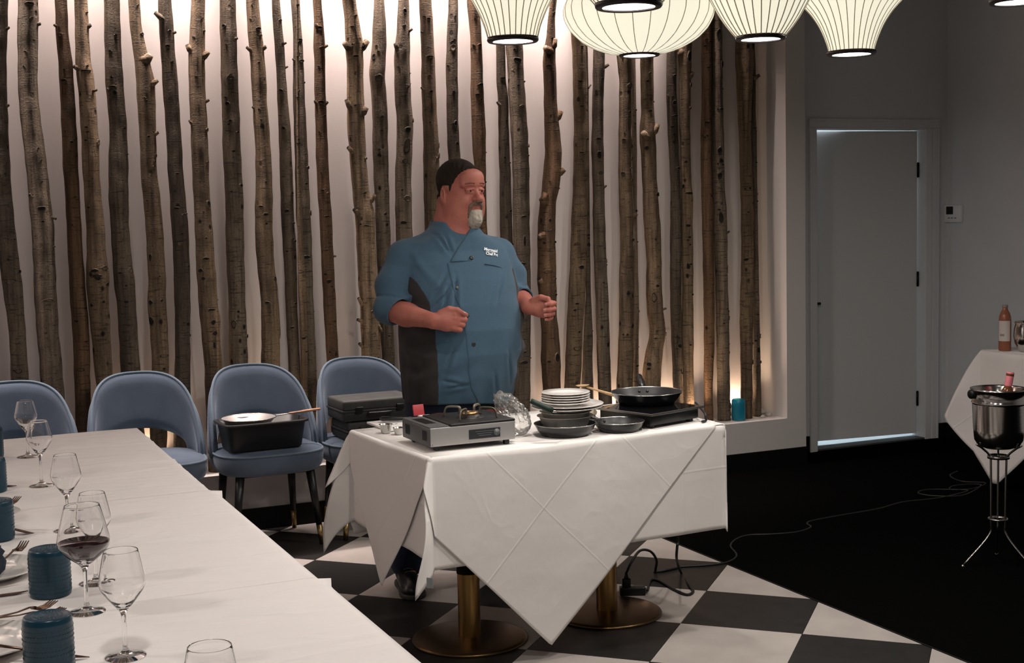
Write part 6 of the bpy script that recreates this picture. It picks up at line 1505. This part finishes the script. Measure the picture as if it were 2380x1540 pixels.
# black tee showing in the neck
U = Field(np.arange(-.12, .13, .004), np.arange(-.15, .12, .004), np.arange(1.38, 1.54, .004))
U.ell((0.016, -.020, 1.452), (.066, .080, .042), 0.01)
Vu, Qu = U.nets(); mesh_obj('undershirt', Vu, Qu, m_under, pers)
# buttons
m_btn = mat('snap_button', (0.05, 0.055, 0.05), 0.3, 0.7)
for (bx_, bz_) in ((-.063, 1.275), (-.041, 1.164), (-.022, 1.047), (.004, .929), (.022, 1.392)):
    y = front_y(bx_, bz_, 0.0055 if bz_ < 1.37 else 0.0105); y2 = front_y(bx_+0.01, bz_, 0.0055); y1 = front_y(bx_-0.01, bz_, 0.0055); yz = front_y(bx_, bz_+0.01, 0.0055)-front_y(bx_, bz_-0.01, 0.0055)
    nn = Vector(((y2-y1)/0.02, -1, yz/0.02)).normalized(); q = Vector((0, 0, 1)).rotation_difference(nn).to_matrix()
    MB().lathe([(0.0085, -0.004), (0.0085, 0.001), (0.007, 0.0026), (0.0045, 0.0018), (0, 0.0018)], 18, c=(bx_, y, bz_), rot=q, cap=False).build('button', m_btn, jac)
# embroidery on the chest
m_emb = mat('white_thread', (0.72, 0.74, 0.76), 0.7)
def stitched(txt, x0, z0, size, slope, name):
    cu = bpy.data.curves.new('t', 'FONT'); cu.body = txt; cu.size = size; cu.shear = 0.35; cu.offset = 0.0004
    ob = bpy.data.objects.new('t', cu); COL.objects.link(ob); dg = bpy.context.evaluated_depsgraph_get(); me = ob.evaluated_get(dg).to_mesh()
    V = []
    for v in me.vertices:
        x = x0+v.co.x; z = z0+v.co.y+slope*v.co.x; V.append((x, front_y(x, z, 0.0080), z))
    Fc = [list(p.vertices) for p in me.polygons]; ob.to_mesh_clear(); bpy.data.objects.remove(ob); bpy.data.curves.remove(cu)
    o = mesh_obj(name, V, Fc, m_emb, fo, smooth=False)
    md = o.modifiers.new('t', 'SOLIDIFY'); md.thickness = 0.001; md.offset = 1
stitched('Mermaid', .087, 1.4200, 0.0180, -0.20, 'embroidery')
stitched('Chef Bri', .091, 1.4025, 0.0165, -0.20, 'embroidery')
MB().tube([(.094+.008*i, front_y(.094+.008*i, 1.417-.0014*i, .0082), 1.4155-.0016*i) for i in range(7)], 0.0010, 5).build('embroidery', m_emb, fo)
# ---- trousers and shoes
T = Field(np.arange(-.36, .34, .007), np.arange(-.20, .26, .007), np.arange(0.03, 0.93, 0.008))
T.op((-.3, -.25, .74), (.3, .25, .95), lambda X, Y, Z: np.maximum(torso_sdf(-0.014)(X, Y, Z), 0.76-Z), 0.03)
for sx, an in ((-1, (-.215, .085, .09)), (1, (.165, .085, .09))):
    kn = (sx*.135-.02, .02, .47)
    T.cone((sx*.102, .012, .80), kn, .112, .088, .04); T.cone(kn, (an[0], an[1], .10), .086, .070, .03)
T.op((-.4, -.3, .03), (.4, .3, .93), lambda X, Y, Z: -0.004*np.sin(Z*62+X*20)*np.exp(-((Z-.25)/.2)**2), mode='add')
T.op(None, None, lambda X, Y, Z: 0.055-Z, 0.004, 'i'); T.op(None, None, lambda X, Y, Z: Z-0.90, 0.004, 'i')
Vt, Qt = T.nets(); Vt = smooth_mesh(Vt, Qt, 1, 0.4); mesh_obj('trousers', Vt, Qt, m_jean, pers)
m_shoe = mat('black_leather_shoe', (0.008, 0.009, 0.009), 0.35, coat=0.2); m_sole = mat('shoe_sole', (0.045, 0.048, 0.045), 0.6)
for x0, yaw_ in ((-.232, -0.16), (.165, 0.14)):
    Sh = Field(np.arange(-.075, .08, .004), np.arange(-.22, .16, .004), np.arange(-.012, .14, .004))
    Sh.ell((0, .065, .055), (.040, .070, .050), .02); Sh.ell((0, -.035, .045), (.047, .095, .040), .03); Sh.ell((0, -.105, .034), (.048, .060, .032), .025)
    Sh.cone((0, .05, .08), (0, .05, .13), .042, .044, .02); Sh.op(None, None, lambda X, Y, Z: 0.014-Z, 0.004, 'i'); Sh.op(None, None, lambda X, Y, Z: Z-0.115, 0.004, 'i')
    Vs, Qs = Sh.nets(); sh = mesh_obj('shoe', Vs, Qs, m_shoe, pers, loc=(x0, 0.03, 0.0)); sh.rotation_euler = (0, 0, yaw_)
    So = Field(np.arange(-.075, .08, .004), np.arange(-.22, .16, .004), np.arange(-.012, .05, .003))
    So.ell((0, .065, .012), (.046, .074, .05), .02); So.ell((0, -.045, .012), (.048, .095, .05), .03); So.ell((0, -.105, .012), (.053, .066, .05), .025)
    So.op(None, None, lambda X, Y, Z: np.maximum(0.0005-Z, Z-0.020), 0.003, 'i')
    Vs, Qs = So.nets(); mesh_obj('sole', Vs, Qs, m_sole, sh)
    for k in range(4): MB().tube([(-.020, -.035+.022*k, .083+.007*k), (0, -.037+.022*k, .0885+.0075*k), (.020, -.035+.022*k, .083+.007*k)], 0.0025, 6).build('lace', m_sole, sh)
